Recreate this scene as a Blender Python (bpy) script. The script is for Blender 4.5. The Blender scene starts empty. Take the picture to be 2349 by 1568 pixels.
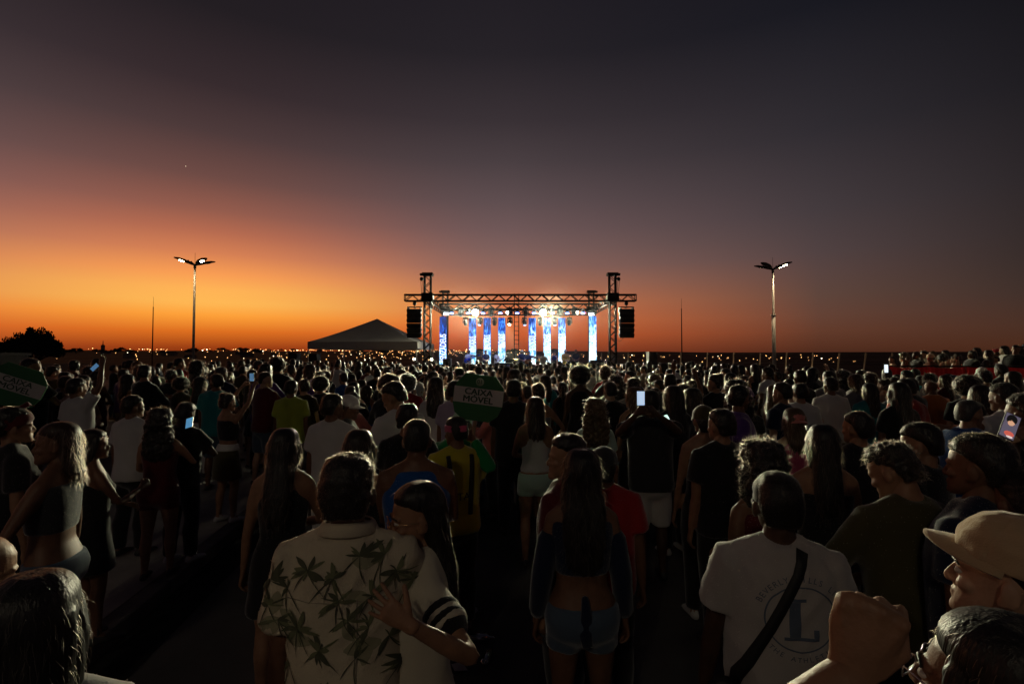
import bpy, bmesh, math, random
import numpy as np
from mathutils import Vector, Matrix, noise
from mathutils.bvhtree import BVHTree

R = math.radians
SC = bpy.context.scene
COL = SC.collection
rng = random.Random(7)
nrng = np.random.default_rng(11)

# ------------------------------------------------------------------ camera
CAM_H = 2.05
LENS = 18.0
TILT = R(1.69)
cam_data = bpy.data.cameras.new('camera')
cam_data.lens = LENS
cam_data.sensor_width = 36.0
cam_data.clip_start = 0.05
cam_data.clip_end = 30000.0
cam = bpy.data.objects.new('camera', cam_data)
cam.location = (0, 0, CAM_H)
cam.rotation_euler = (R(90) + TILT, 0, 0)
COL.objects.link(cam)
SC.camera = cam

# ------------------------------------------------------------------ exposure
SC.view_settings.view_transform = 'Standard'
SC.view_settings.look = 'None'
SC.view_settings.gamma = 1.0
SC.view_settings.use_curve_mapping = False
SC.view_settings.exposure = 0.0


def lin(c):
    out = []
    for v in c:
        v = v / 255.0
        out.append(v / 12.92 if v <= 0.04045 else ((v + 0.055) / 1.055) ** 2.4)
    return tuple(out)


# ------------------------------------------------------------------ dusk sky (world): glow over the sunset point, dark away from it
SUN_AZ = R(-31.0)      # where the sun went down, left of the view axis
SKY = {
    0: [(0, 105, 38, 14), (1, 158, 64, 20), (2.5, 222, 112, 33), (4, 254, 160, 57), (5.2, 255, 184, 85), (6.5, 255, 179, 86), (8, 249, 157, 84),
        (10, 214, 128, 84), (12, 182, 107, 80), (14, 148, 92, 77), (17, 110, 75, 69), (21, 77, 58, 58), (25, 55, 43, 46), (31, 35, 30, 34), (45, 22, 20, 28), (80, 13, 12, 18)],
    31: [(0, 112, 48, 24), (1, 158, 68, 34), (2.5, 203, 94, 46), (4, 217, 113, 62), (6, 206, 120, 78), (8, 176, 114, 89),
         (10, 145, 104, 94), (12, 126, 96, 92), (14, 112, 88, 88), (17, 95, 78, 80), (21, 74, 63, 66), (25, 57, 49, 53), (31, 38, 34, 39), (45, 22, 20, 27), (80, 13, 12, 18)],
    62: [(0, 66, 35, 24), (1, 84, 47, 32), (2.5, 98, 59, 43), (4, 100, 66, 53), (6, 94, 69, 60), (8, 89, 68, 64),
         (10, 81, 66, 66), (14, 68, 59, 62), (21, 48, 44, 49), (31, 25, 25, 32), (45, 17, 17, 24), (80, 13, 12, 18)],
    78: [(0, 62, 34, 21), (1, 72, 42, 28), (2.5, 70, 46, 36), (5, 59, 45, 40), (8, 50, 41, 39),
         (14, 41, 36, 38), (21, 29, 27, 31), (31, 15, 15, 20), (45, 13, 13, 18), (80, 13, 12, 18)],
    150: [(0, 48, 40, 44), (3, 46, 40, 46), (10, 40, 36, 44), (20, 28, 26, 34), (35, 18, 17, 24), (80, 13, 12, 18)],
}
world = bpy.data.worlds.new('World')
SC.world = world
world.use_nodes = True
wn, wl = world.node_tree.nodes, world.node_tree.links
wn.clear()


def wmath(op, a=None, b=None, c=None):
    n = wn.new('ShaderNodeMath')
    n.operation = op
    for i, v in enumerate((a, b, c)):
        if v is None:
            continue
        if isinstance(v, (int, float)):
            n.inputs[i].default_value = v
        else:
            wl.new(v, n.inputs[i])
    return n.outputs[0]


tc = wn.new('ShaderNodeTexCoord')
sep = wn.new('ShaderNodeSeparateXYZ')
nrm = wn.new('ShaderNodeVectorMath')
nrm.operation = 'NORMALIZE'
wl.new(tc.outputs['Generated'], nrm.inputs[0])
wl.new(nrm.outputs[0], sep.inputs[0])
elev = wmath('MULTIPLY', wmath('ARCSINE', sep.outputs['Z']), 180.0 / math.pi)
efac = wmath('DIVIDE', wmath('MAXIMUM', elev, 0.0), 80.0)
hl = wmath('SQRT', wmath('ADD', wmath('MULTIPLY', sep.outputs['X'], sep.outputs['X']), wmath('MULTIPLY', sep.outputs['Y'], sep.outputs['Y'])))
hl = wmath('MAXIMUM', hl, 1e-4)
dot = wmath('ADD', wmath('MULTIPLY', sep.outputs['X'], math.sin(SUN_AZ)), wmath('MULTIPLY', sep.outputs['Y'], math.cos(SUN_AZ)))
daz = wmath('MULTIPLY', wmath('ARCCOSINE', wmath('MINIMUM', wmath('MAXIMUM', wmath('DIVIDE', dot, hl), -1.0), 1.0)), 180.0 / math.pi)
prev = None
prev_a = None
for az in sorted(SKY):
    cr = wn.new('ShaderNodeValToRGB')
    els = cr.color_ramp.elements
    stops = SKY[az]
    while len(els) < len(stops):
        els.new(0.5)
    for k, s in enumerate(stops):
        els[k].position = s[0] / 80.0
    for k, s in enumerate(stops):
        els[k].position = s[0] / 80.0
        els[k].color = (*lin(s[1:]), 1.0)
    wl.new(efac, cr.inputs[0])
    if prev is None:
        prev = cr.outputs[0]
    else:
        mr = wn.new('ShaderNodeMapRange')
        mr.interpolation_type = 'LINEAR' if az > 31 else 'SMOOTHSTEP'
        mr.inputs['From Min'].default_value = prev_a
        mr.inputs['From Max'].default_value = az
        wl.new(daz, mr.inputs['Value'])
        mx = wn.new('ShaderNodeMix')
        mx.data_type = 'RGBA'
        wl.new(mr.outputs[0], mx.inputs[0])
        wl.new(prev, mx.inputs[6])
        wl.new(cr.outputs[0], mx.inputs[7])
        prev = mx.outputs[2]
    prev_a = az
bg = wn.new('ShaderNodeBackground')
bg.inputs['Strength'].default_value = 1.0
wl.new(prev, bg.inputs['Color'])
wo = wn.new('ShaderNodeOutputWorld')
wl.new(bg.outputs[0], wo.inputs['Surface'])

# ------------------------------------------------------------------ light levels of the lamps, seen and added (used by their builders below)
HEAD_W = 14000.0       # white moving heads of the stage aimed over the crowd
STREET_W = 600.0       # lamp post luminaires
BACK_FILL, SIDE_FILL = .20, .11   # share of it for the two added, unseen fill posts
SMOKE_D = .0042
PAR_W = 260.0          # blue par cans over the stage


# ------------------------------------------------------------------ helpers
FPX = 2349 * LENS / 36.0
CT, ST_ = math.cos(TILT), math.sin(TILT)


def at(x, y, depth):
    """where the thing seen at (x, y) of the 2349 x 1568 photograph stands when it is depth metres ahead"""
    u, v = (x - 1174.5) / FPX, (784.0 - y) / FPX
    d = Vector((u, CT - ST_ * v, ST_ + CT * v))
    d *= depth / d.y
    return Vector((d.x, d.y, d.z + CAM_H))


def tag(o, label=None, cat=None, group=None, kind=None):
    if label:
        o['label'] = label
    if cat:
        o['category'] = cat
    if group:
        o['group'] = group
    if kind:
        o['kind'] = kind
    return o


def link(name, data, parent=None, mats=None, loc=None, rot=None, matrix=None):
    o = bpy.data.objects.new(name, data)
    COL.objects.link(o)
    if parent is not None:
        o.parent = parent
    if matrix is not None:
        o.matrix_local = matrix
    if loc is not None:
        o.location = loc
    if rot is not None:
        o.rotation_euler = rot
    if mats:
        for i, m in enumerate(mats):
            if i < len(o.material_slots):
                o.material_slots[i].link = 'OBJECT'
                o.material_slots[i].material = m
    return o


def empty(name, loc=(0, 0, 0), rz=0.0):
    o = bpy.data.objects.new(name, None)
    o.empty_display_size = 0.1
    COL.objects.link(o)
    o.location = loc
    o.rotation_euler = (0, 0, rz)
    return o


class Geo:
    def __init__(self):
        self.v, self.f, self.n = [], [], 0

    def add(self, vs, fs):
        b = self.n
        self.v.extend([tuple(p) for p in vs])
        self.f.extend([tuple(i + b for i in f) for f in fs])
        self.n += len(vs)

    def box(self, c, s, rot=None):
        hx, hy, hz = s[0] / 2, s[1] / 2, s[2] / 2
        vs = [Vector((sx * hx, sy * hy, sz * hz)) for sz in (-1, 1) for sy in (-1, 1) for sx in (-1, 1)]
        if rot is not None:
            vs = [rot @ p for p in vs]
        c = Vector(c)
        self.add([p + c for p in vs], [(0, 2, 3, 1), (4, 5, 7, 6), (0, 1, 5, 4), (2, 6, 7, 3), (0, 4, 6, 2), (1, 3, 7, 5)])

    def tube(self, pts, rads, n=12, ref=(0, 1, 0), round_ends=True, p=2.0):
        pts = [Vector(q) for q in pts]
        rads = [(r, r) if isinstance(r, (int, float)) else r for r in rads]
        m = len(pts)
        ref = Vector(ref)
        rings = []
        tans = []
        for i in range(m):
            a, b = pts[max(i - 1, 0)], pts[min(i + 1, m - 1)]
            t = (b - a)
            t = t.normalized() if t.length > 1e-9 else Vector((0, 0, 1))
            tans.append(t)
        secs = []
        if round_ends:
            r0 = min(rads[0])
            secs.append((pts[0] - tans[0] * r0 * 0.62, (rads[0][0] * 0.72, rads[0][1] * 0.72), tans[0]))
        for i in range(m):
            secs.append((pts[i], rads[i], tans[i]))
        if round_ends:
            r1 = min(rads[-1])
            secs.append((pts[-1] + tans[-1] * r1 * 0.62, (rads[-1][0] * 0.72, rads[-1][1] * 0.72), tans[-1]))
        vs = []
        for c, (ra, rb), t in secs:
            rr = ref - t * ref.dot(t)
            if rr.length < 1e-4:
                rr = Vector((1, 0, 0)) - t * t.x
            rr.normalize()
            side = rr.cross(t)
            for k in range(n):
                a = 2 * math.pi * k / n
                ca, sa = math.cos(a), math.sin(a)
                if p != 2.0:
                    ca = math.copysign(abs(ca) ** (2 / p), ca)
                    sa = math.copysign(abs(sa) ** (2 / p), sa)
                vs.append(c + side * (ra * ca) + rr * (rb * sa))
        fs = []
        ns = len(secs)
        for i in range(ns - 1):
            for k in range(n):
                k2 = (k + 1) % n
                fs.append((i * n + k, i * n + k2, (i + 1) * n + k2, (i + 1) * n + k))
        if round_ends:
            e0 = pts[0] - tans[0] * min(rads[0]) * 0.95
            e1 = pts[-1] + tans[-1] * min(rads[-1]) * 0.95
        else:
            e0, e1 = pts[0], pts[-1]
        b = len(vs)
        vs += [e0, e1]
        for k in range(n):
            k2 = (k + 1) % n
            fs.append((b, k2, k))
            fs.append((b + 1, (ns - 1) * n + k, (ns - 1) * n + k2))
        self.add(vs, fs)

    def ell(self, c, r, n=12, m=8, rot=None):
        c = Vector(c)
        vs, fs = [], []
        for i in range(1, m):
            th = math.pi * i / m
            for k in range(n):
                ph = 2 * math.pi * k / n
                q = Vector((r[0] * math.sin(th) * math.cos(ph), r[1] * math.sin(th) * math.sin(ph), r[2] * math.cos(th)))
                vs.append(q)
        for i in range(m - 2):
            for k in range(n):
                k2 = (k + 1) % n
                fs.append((i * n + k, (i + 1) * n + k, (i + 1) * n + k2, i * n + k2))
        b = len(vs)
        vs += [Vector((0, 0, r[2])), Vector((0, 0, -r[2]))]
        for k in range(n):
            k2 = (k + 1) % n
            fs.append((b, k, k2))
            fs.append((b + 1, (m - 2) * n + k2, (m - 2) * n + k))
        if rot is not None:
            vs = [rot @ q for q in vs]
        self.add([q + c for q in vs], fs)

    def sections(self, secs, n=20, p=2.2, flat=True):
        """stack of horizontal superellipses: (z, rx, ry, yc[, xc])"""
        vs, fs = [], []
        for s in secs:
            z, rx, ry, yc = s[:4]
            xc = s[4] if len(s) > 4 else 0.0
            for k in range(n):
                a = 2 * math.pi * k / n
                ca, sa = math.cos(a), math.sin(a)
                ca = math.copysign(abs(ca) ** (2 / p), ca)
                sa = math.copysign(abs(sa) ** (2 / p), sa)
                vs.append(Vector((xc + rx * ca, yc + ry * sa, z)))
        m = len(secs)
        up = secs[-1][0] > secs[0][0]
        for i in range(m - 1):
            for k in range(n):
                k2 = (k + 1) % n
                q = (i * n + k, i * n + k2, (i + 1) * n + k2, (i + 1) * n + k)
                fs.append(q if up else q[::-1])
        b = len(vs)
        s0, s1 = secs[0], secs[-1]
        vs += [Vector((s0[4] if len(s0) > 4 else 0, s0[3], s0[0])), Vector((s1[4] if len(s1) > 4 else 0, s1[3], s1[0]))]
        for k in range(n):
            k2 = (k + 1) % n
            t0, t1 = (b, k2, k), (b + 1, (m - 1) * n + k, (m - 1) * n + k2)
            fs.append(t0 if up else t0[::-1])
            fs.append(t1 if up else t1[::-1])
        self.add(vs, fs)

    def xform(self, fn, start=0):
        for i in range(start, self.n):
            self.v[i] = tuple(fn(Vector(self.v[i])))

    def mesh(self, name, mats=(), smooth=True):
        me = bpy.data.meshes.new(name)
        me.from_pydata([tuple(q) for q in self.v], [], self.f)
        for m in mats:
            me.materials.append(m)
        if smooth:
            me.polygons.foreach_set('use_smooth', [True] * len(me.polygons))
        me.update()
        return me


WORK = bpy.data.scenes.new('work')          # scratch scene for fusing meshes, removed at the end


def remesh(me, voxel, smooth=4, ratio=None):
    o = bpy.data.objects.new('tmp', me)
    WORK.collection.objects.link(o)
    md = o.modifiers.new('r', 'REMESH')
    md.mode = 'VOXEL'
    md.voxel_size = voxel
    if smooth:
        s = o.modifiers.new('s', 'SMOOTH')
        s.factor = 0.5
        s.iterations = smooth
    if ratio:
        d = o.modifiers.new('d', 'DECIMATE')
        d.ratio = ratio
    vl = WORK.view_layers[0]
    vl.update()
    ev = o.evaluated_get(vl.depsgraph)
    out = bpy.data.meshes.new_from_object(ev)
    bpy.data.objects.remove(o)
    bpy.data.meshes.remove(me)
    out.materials.clear()
    out.polygons.foreach_set('use_smooth', [True] * len(out.polygons))
    return out


def co_of(me):
    a = np.empty(len(me.vertices) * 3, dtype=np.float32)
    me.vertices.foreach_get('co', a)
    return a.reshape(-1, 3)


def set_co(me, a):
    me.vertices.foreach_set('co', np.ascontiguousarray(a, dtype=np.float32).ravel())
    me.update()


def no_of(me):
    a = np.empty(len(me.vertices) * 3, dtype=np.float32)
    me.vertex_normals.foreach_get('vector', a)
    return a.reshape(-1, 3)


def wobble(me, amp, scale, seed=0, sz=1.0):
    """push vertices along their normals by noise"""
    c, n = co_of(me), no_of(me)
    d = np.array([noise.noise((p[0] * scale + seed * 3.7, p[1] * scale + seed, p[2] * scale * sz)) for p in c], dtype=np.float32)
    set_co(me, c + n * (d * amp)[:, None])


def strands(me, count, length, width, mode='up', spread=0.4, seed=1, zmin=None, zmax=9.0):
    """thin tapering hairs standing off a mesh, appended to it"""
    me.calc_loop_triangles()
    nt = len(me.loop_triangles)
    tri = np.empty(nt * 3, dtype=np.int32)
    me.loop_triangles.foreach_get('vertices', tri)
    tri = tri.reshape(-1, 3)
    c, nn = co_of(me), no_of(me)
    a, b, d = c[tri[:, 0]], c[tri[:, 1]], c[tri[:, 2]]
    ar = np.linalg.norm(np.cross(b - a, d - a), axis=1)
    if zmin is not None:
        ar = ar * ((a[:, 2] > zmin) & (a[:, 2] < zmax))
    g = np.random.default_rng(seed)
    idx = g.choice(nt, size=count, p=ar / ar.sum())
    u, v = g.random(count), g.random(count)
    sw = u + v > 1
    u[sw], v[sw] = 1 - u[sw], 1 - v[sw]
    p = a[idx] + (b - a)[idx] * u[:, None] + (d - a)[idx] * v[:, None]
    n = nn[tri[idx, 0]]
    rnd = g.normal(size=(count, 3)) * spread
    if mode == 'up':
        d1 = n + rnd
        d2 = n * 0.3 + rnd + np.array([0, -0.1, 0.1])
    elif mode == 'down':
        d1 = n * 0.32 + np.array([0, 0, -1.0]) + rnd
        d2 = n * 0.12 + np.array([0, 0, -1.0]) + rnd * 1.3
    elif mode == 'curl':
        d1 = n + rnd
        d2 = rnd * 2.0 - n * 0.2 + np.array([0, 0, -0.3])
    elif mode == 'comb':
        d1 = n * 0.45 + np.array([0, 0.7, 0.25]) + rnd
        d2 = n * 0.1 + np.array([0, 0.8, -0.1]) + rnd
    d1 /= np.linalg.norm(d1, axis=1)[:, None]
    d2 /= np.linalg.norm(d2, axis=1)[:, None]
    L = length * (0.5 + g.random(count))[:, None]
    side = np.cross(d1, g.normal(size=(count, 3)))
    side /= np.linalg.norm(side, axis=1)[:, None] + 1e-9
    m = p + d1 * L * 0.4
    q = m + d2 * L * 0.35
    e = q + (d2 * 0.8 + np.array([0, 0, -.25])) * L * 0.3
    pts = np.stack([p - n * 0.004, m, q, e], axis=1)
    hc = bpy.data.hair_curves.new('flyaway_hair')
    hc.add_curves([4] * count)
    hc.attributes['position'].data.foreach_set('vector', np.ascontiguousarray(pts, dtype=np.float32).ravel())
    ra = hc.attributes.new('radius', 'FLOAT', 'POINT') if 'radius' not in hc.attributes else hc.attributes['radius']
    ra.data.foreach_set('value', np.tile(np.array([1.0, .9, .7, .25], dtype=np.float32) * width * .5, count))
    hc.materials.append(None)
    FLY[me.as_pointer()] = hc
    return me


FLY = {}


def join_meshes(parts):
    """parts: list of (mesh, matrix or None) -> one mesh (material 0)"""
    vs, fs, off = [], [], 0
    for me, M in parts:
        c = co_of(me)
        if M is not None:
            A = np.array(M)
            c = c @ A[:3, :3].T + A[:3, 3]
        vs.append(c)
        fs += [tuple(i + off for i in q.vertices) for q in me.polygons]
        off += len(c)
    out = bpy.data.meshes.new('joined')
    out.from_pydata(np.concatenate(vs).tolist(), [], fs)
    out.polygons.foreach_set('use_smooth', [True] * len(out.polygons))
    return out


# ------------------------------------------------------------------ materials
MATS = {}


def mat(name, color, rough=0.7, metal=0.0, spec=0.5, bump=0.0, bscale=200.0, var=0.0, vscale=8.0, sheen=0.0, emit=None, estr=0.0, aniso=False):
    if name in MATS:
        return MATS[name]
    m = bpy.data.materials.new(name)
    m.use_nodes = True
    nt = m.node_tree
    b = nt.nodes['Principled BSDF']
    b.inputs['Base Color'].default_value = (*color, 1)
    b.inputs['Roughness'].default_value = rough
    b.inputs['Metallic'].default_value = metal
    b.inputs['Specular IOR Level'].default_value = spec
    if sheen:
        b.inputs['Sheen Weight'].default_value = sheen
        b.inputs['Sheen Roughness'].default_value = 0.4
    tcn = nt.nodes.new('ShaderNodeTexCoord')
    if var:
        nz = nt.nodes.new('ShaderNodeTexNoise')
        nz.inputs['Scale'].default_value = vscale
        nz.inputs['Detail'].default_value = 5
        nt.links.new(tcn.outputs['Object'], nz.inputs['Vector'])
        mp = nt.nodes.new('ShaderNodeMapRange')
        mp.inputs['From Min'].default_value = 0.3
        mp.inputs['From Max'].default_value = 0.7
        mp.inputs['To Min'].default_value = 1 - var
        mp.inputs['To Max'].default_value = 1 + var
        nt.links.new(nz.outputs['Fac'], mp.inputs['Value'])
        mx = nt.nodes.new('ShaderNodeMix')
        mx.data_type = 'RGBA'
        mx.blend_type = 'MULTIPLY'
        mx.inputs[0].default_value = 1.0
        mx.inputs[6].default_value = (*color, 1)
        nt.links.new(mp.outputs[0], mx.inputs[7])
        nt.links.new(mx.outputs[2], b.inputs['Base Color'])
    if bump:
        nz2 = nt.nodes.new('ShaderNodeTexNoise')
        nz2.inputs['Scale'].default_value = bscale
        nz2.inputs['Detail'].default_value = 3
        nt.links.new(tcn.outputs['Object'], nz2.inputs['Vector'])
        bp = nt.nodes.new('ShaderNodeBump')
        bp.inputs['Strength'].default_value = bump
        bp.inputs['Distance'].default_value = 0.01
        nt.links.new(nz2.outputs['Fac'], bp.inputs['Height'])
        nt.links.new(bp.outputs[0], b.inputs['Normal'])
    if emit:
        b.inputs['Emission Color'].default_value = (*emit, 1)
        b.inputs['Emission Strength'].default_value = estr
    MATS[name] = m
    return m


def skin(tone):
    cols = {'pale': (0.42, 0.25, 0.17), 'tan': (0.30, 0.155, 0.09), 'brown': (0.17, 0.08, 0.045), 'dark': (0.075, 0.036, 0.022)}
    return mat('skin_' + tone, cols[tone], rough=0.50, spec=0.38, var=0.16, vscale=18, bump=0.14, bscale=150)


def hairm(tone):
    name = 'hair_' + tone
    if name in MATS:
        return MATS[name]
    cols = {'black': (0.012, 0.010, 0.009), 'brown': (0.020, 0.012, 0.008), 'auburn': (0.04, 0.017, 0.009), 'blonde': (0.10, 0.058, 0.025), 'grey': (0.06, 0.058, 0.055)}
    m = mat(name, cols[tone], rough=0.44, spec=0.5, var=0.3, vscale=30)
    nt = m.node_tree
    b = nt.nodes['Principled BSDF']
    out = nt.nodes['Material Output']
    tr = nt.nodes.new('ShaderNodeBsdfTranslucent')
    tr.inputs['Color'].default_value = (*[min(1.0, c * 4 + 0.03) for c in cols[tone]], 1)
    mx = nt.nodes.new('ShaderNodeMixShader')
    mx.inputs[0].default_value = 0.12
    tcn = nt.nodes.new('ShaderNodeTexCoord')
    mpn = nt.nodes.new('ShaderNodeMapping')
    mpn.inputs['Scale'].default_value = (150, 150, 9)
    nt.links.new(tcn.outputs['Object'], mpn.inputs['Vector'])
    nz = nt.nodes.new('ShaderNodeTexNoise')
    nz.inputs['Scale'].default_value = 1.0
    nz.inputs['Detail'].default_value = 3
    nt.links.new(mpn.outputs[0], nz.inputs['Vector'])
    bp = nt.nodes.new('ShaderNodeBump')
    bp.inputs['Strength'].default_value = .9
    bp.inputs['Distance'].default_value = .004
    nt.links.new(nz.outputs['Fac'], bp.inputs['Height'])
    nt.links.new(bp.outputs[0], b.inputs['Normal'])
    nt.links.new(b.outputs[0], mx.inputs[1])
    nt.links.new(tr.outputs[0], mx.inputs[2])
    nt.links.new(mx.outputs[0], out.inputs['Surface'])
    return m


def fuzz(tone):
    """the single flyaway hairs: thin, they pass much of the light that comes from behind"""
    name = 'fuzz_' + tone
    if name in MATS:
        return MATS[name]
    col = {'lint': (.55, .5, .42), 'skin': (.55, .36, .22), 'black': (.085, .06, .04), 'brown': (.20, .13, .075), 'auburn': (.28, .15, .08), 'blonde': (.52, .40, .23), 'grey': (.3, .3, .29)}[tone]
    m = bpy.data.materials.new(name)
    m.use_nodes = True
    nt = m.node_tree
    nt.nodes.clear()
    out = nt.nodes.new('ShaderNodeOutputMaterial')
    hb = nt.nodes.new('ShaderNodeBsdfHairPrincipled')
    hb.model = 'CHIANG'
    hb.parametrization = 'COLOR'
    hb.inputs['Color'].default_value = (*col, 1)
    hb.inputs['Roughness'].default_value = .38
    hb.inputs['Radial Roughness'].default_value = .45
    nt.links.new(hb.outputs[0], out.inputs['Surface'])
    MATS[name] = m
    return m


CLOTH = {
    'white': (0.58, 0.56, 0.55), 'off white': (0.42, 0.39, 0.38), 'cream': (0.60, 0.54, 0.42), 'black': (0.014, 0.014, 0.016), 'charcoal': (0.035, 0.035, 0.04), 'grey': (0.18, 0.18, 0.19),
    'navy': (0.010, 0.016, 0.042), 'blue': (0.015, 0.085, 0.30), 'denim': (0.07, 0.10, 0.15), 'light denim': (0.20, 0.28, 0.36), 'red': (0.33, 0.015, 0.02), 'maroon': (0.10, 0.012, 0.016),
    'green': (0.01, 0.22, 0.06), 'olive': (0.07, 0.06, 0.025), 'yellow': (0.50, 0.42, 0.03), 'lime': (0.38, 0.45, 0.05), 'teal': (0.02, 0.22, 0.24),
    'mint': (0.40, 0.54, 0.48), 'pink': (0.55, 0.09, 0.18), 'rose': (0.62, 0.20, 0.17), 'orange': (0.50, 0.14, 0.03), 'purple': (0.10, 0.04, 0.22), 'beige': (0.46, 0.33, 0.20), 'mustard': (0.50, 0.30, 0.06), 'lilac': (0.45, 0.38, 0.5),
}


def cloth(c):
    return mat('cloth_' + c.replace(' ', '_'), CLOTH[c], rough=0.88, spec=0.2, sheen=0.6, var=0.08, vscale=5, bump=0.25, bscale=260)


SHOE = mat('shoe_rubber', (0.03, 0.03, 0.032), rough=0.6)
SHOE_W = mat('shoe_white', (0.6, 0.6, 0.58), rough=0.6)
METAL_B = mat('black_metal', (0.012, 0.012, 0.013), rough=0.45, metal=0.0, spec=0.5)
PLASTIC_B = mat('black_plastic', (0.012, 0.012, 0.013), rough=0.4)
# ------------------------------------------------------------------ people: continuous bodies grown from lofted anatomy, then voxel-fused
DEF = skin('brown')


def head_geo(fine=True, fem=False, beard=False):
    g = Geo()
    w = 0.95 if fem else 1.0
    S = [(0.000, .090, .045, .026), (0.010, .097, .012, .038), (0.025, .099, -.018, .050), (0.045, .095, -.045, .0585), (0.070, .0915, -.070, .0645), (0.095, .0885, -.086, .0700),
         (0.118, .0915, -.0945, .0735), (0.145, .0925, -.0985, .0765), (0.170, .087, -.0965, .0760), (0.192, .071, -.083, .0665), (0.210, .047, -.060, .0500), (0.222, .018, -.030, .0270)]
    secs = [(z, ww * w, (f - b) / 2, (f + b) / 2) for z, f, b, ww in S]
    g.sections(secs, n=24, p=2.25)
    # nose, brow, cheeks, lips, chin, ears
    g.tube([(0, .086, .120), (0, .099, .100), (0, .108, .081), (0, .106, .073)], [.0075, .0085, .0105, .0100], n=10)
    for s in (-1, 1):
        g.ell((s * .0125, .0965, .0745), (.0085, .010, .0075), 8, 6)
        g.ell((s * .041, .067, .083), (.024, .022, .018), 10, 6)
        g.tube([(s * .008, .0885, .126), (s * .028, .089, .130), (s * .052, .076, .125)], [.0075, .008, .006], n=8)
        g.ell((s * .031, .0805, .108), (.0135, .0115, .0095), 10, 6)
        er = Matrix.Rotation(R(s * -16), 3, 'Z') @ Matrix.Rotation(R(-10), 3, 'X')
        g.ell((s * .083 * w, -.010, .100), (.0085, .0195, .031), 10, 8, er)
        g.ell((s * .080 * w, .002, .080), (.008, .011, .014), 8, 6, er)
    g.ell((0, .0925, .0515), (.0225, .0105, .0055), 12, 6)
    g.ell((0, .0925, .0425), (.0200, .0105, .0065), 12, 6)
    g.ell((0, .0865, .013), (.021, .017, .016), 12, 6)
    if beard:
        g.ell((0, .082, .010), (.040, .026, .026), 12, 6)
    return g


def hand_geo(pose='relaxed', right=True):
    """wrist at origin, fingers along +X, back of the hand +Z, thumb +Y (right hand)"""
    g = Geo()
    g.tube([(-.02, 0, 0), (.018, 0, 0), (.05, -.001, .001), (.088, -.001, .002)], [(.026, .019), (.029, .018), (.038, .0165), (.0405, .0145)], n=14, ref=(0, 0, 1))
    curls = {'relaxed': (22, 28, 18), 'flat': (6, 6, 4), 'spread': (8, 8, 5), 'fist': (78, 95, 60), 'grip': (50, 62, 35), 'pinch': (48, 40, 20)}[pose]
    spread = {'spread': 11, 'flat': 3}.get(pose, 2)
    ys = (.031, .0105, -.0105, -.0300)
    ls = (.072, .080, .074, .058)
    rs = (.0088, .0090, .0086, .0076)
    for k in range(4):
        base = Vector((.084 - (0.006 if k == 3 else 0.0), ys[k], .0015))
        yaw = R((1.3 - k) * spread)
        ang = 0.0
        p = base
        pts = [base - Vector((.02, 0, 0)), base]
        extra = 1.0 + 0.07 * (k - 1)
        for q, fr in zip(curls, (.46, .31, .23)):
            ang += R(q * extra)
            d = Vector((math.cos(ang) * math.cos(yaw), math.sin(yaw) * max(0.25, math.cos(ang)), -math.sin(ang)))
            p = p + d * ls[k] * fr
            pts.append(p)
        g.tube(pts, [rs[k] * 1.08, rs[k] * 1.12, rs[k], rs[k] * .93, rs[k] * .80], n=10, ref=(0, 1, 0))
    if pose in ('fist', 'grip', 'pinch'):
        for k in range(4):
            kx = .0865 - (0.007 if k == 3 else 0.0) + (.003 if k == 1 else 0)
            g.ell((kx, ys[k], .0085), (.0115, .0088 if k < 3 else .0078, .0105), 10, 8)
            g.tube([(.030, ys[k] * .45, .0125), (kx - .014, ys[k] * .95, .0135)], [.0036, .0040], n=6)
    tb = Vector((.018, .021, -.004))
    if pose in ('fist',):
        tp = [tb, Vector((.050, .041, -.014)), Vector((.078, .034, -.034)), Vector((.090, .012, -.045))]
    elif pose in ('grip', 'pinch'):
        tp = [tb, Vector((.046, .043, -.018)), Vector((.070, .046, -.034)), Vector((.090, .038, -.045))]
    elif pose == 'spread':
        tp = [tb, Vector((.044, .048, -.006)), Vector((.066, .070, -.008)), Vector((.085, .086, -.010))]
    else:
        tp = [tb, Vector((.048, .043, -.010)), Vector((.076, .054, -.016)), Vector((.098, .058, -.020))]
    g.tube(tp, [.0150, .0125, .0105, .0085], n=10, ref=(0, 0, 1))
    if not right:
        g.v = [(x, -y, z) for x, y, z in g.v]
        g.f = [f[::-1] for f in g.f]
    return g


def ik(S, W, a, b, pole):
    S, W = Vector(S), Vector(W)
    d = W - S
    L = d.length
    mx_ = (a + b) * 0.995
    if L > mx_:
        W = S + d * (mx_ / L)
        d = W - S
        L = mx_
    t = d / L
    x = (a * a - b * b + L * L) / (2 * L)
    h = math.sqrt(max(a * a - x * x, 0))
    pl = Vector(pole)
    pl = pl - t * pl.dot(t)
    pl = pl.normalized() if pl.length > 1e-6 else Vector((0, -1, 0))
    return S + t * x + pl * h, W


M_T = [(.77, .085, .085, -.01), (.82, .160, .112, -.015), (.90, .170, .118, -.022), (.98, .162, .108, -.008), (1.07, .150, .100, .0), (1.17, .157, .107, .002), (1.27, .172, .116, .002),
       (1.35, .180, .114, -.004), (1.415, .170, .098, -.014), (1.46, .122, .076, -.02), (1.50, .070, .062, -.022)]
F_T = [(.77, .085, .085, -.01), (.82, .165, .114, -.02), (.90, .176, .120, -.028), (.97, .162, .108, -.014), (1.06, .126, .090, 0), (1.14, .126, .091, .0), (1.24, .143, .098, .0),
       (1.33, .153, .096, -.005), (1.395, .147, .084, -.012), (1.445, .106, .066, -.018), (1.485, .058, .054, -.02)]

ARM_DOWN = dict(w=(.235, .035, .80), pole=(.3, -1, 0), back=(1, .25, 0), hand='relaxed')


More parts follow.
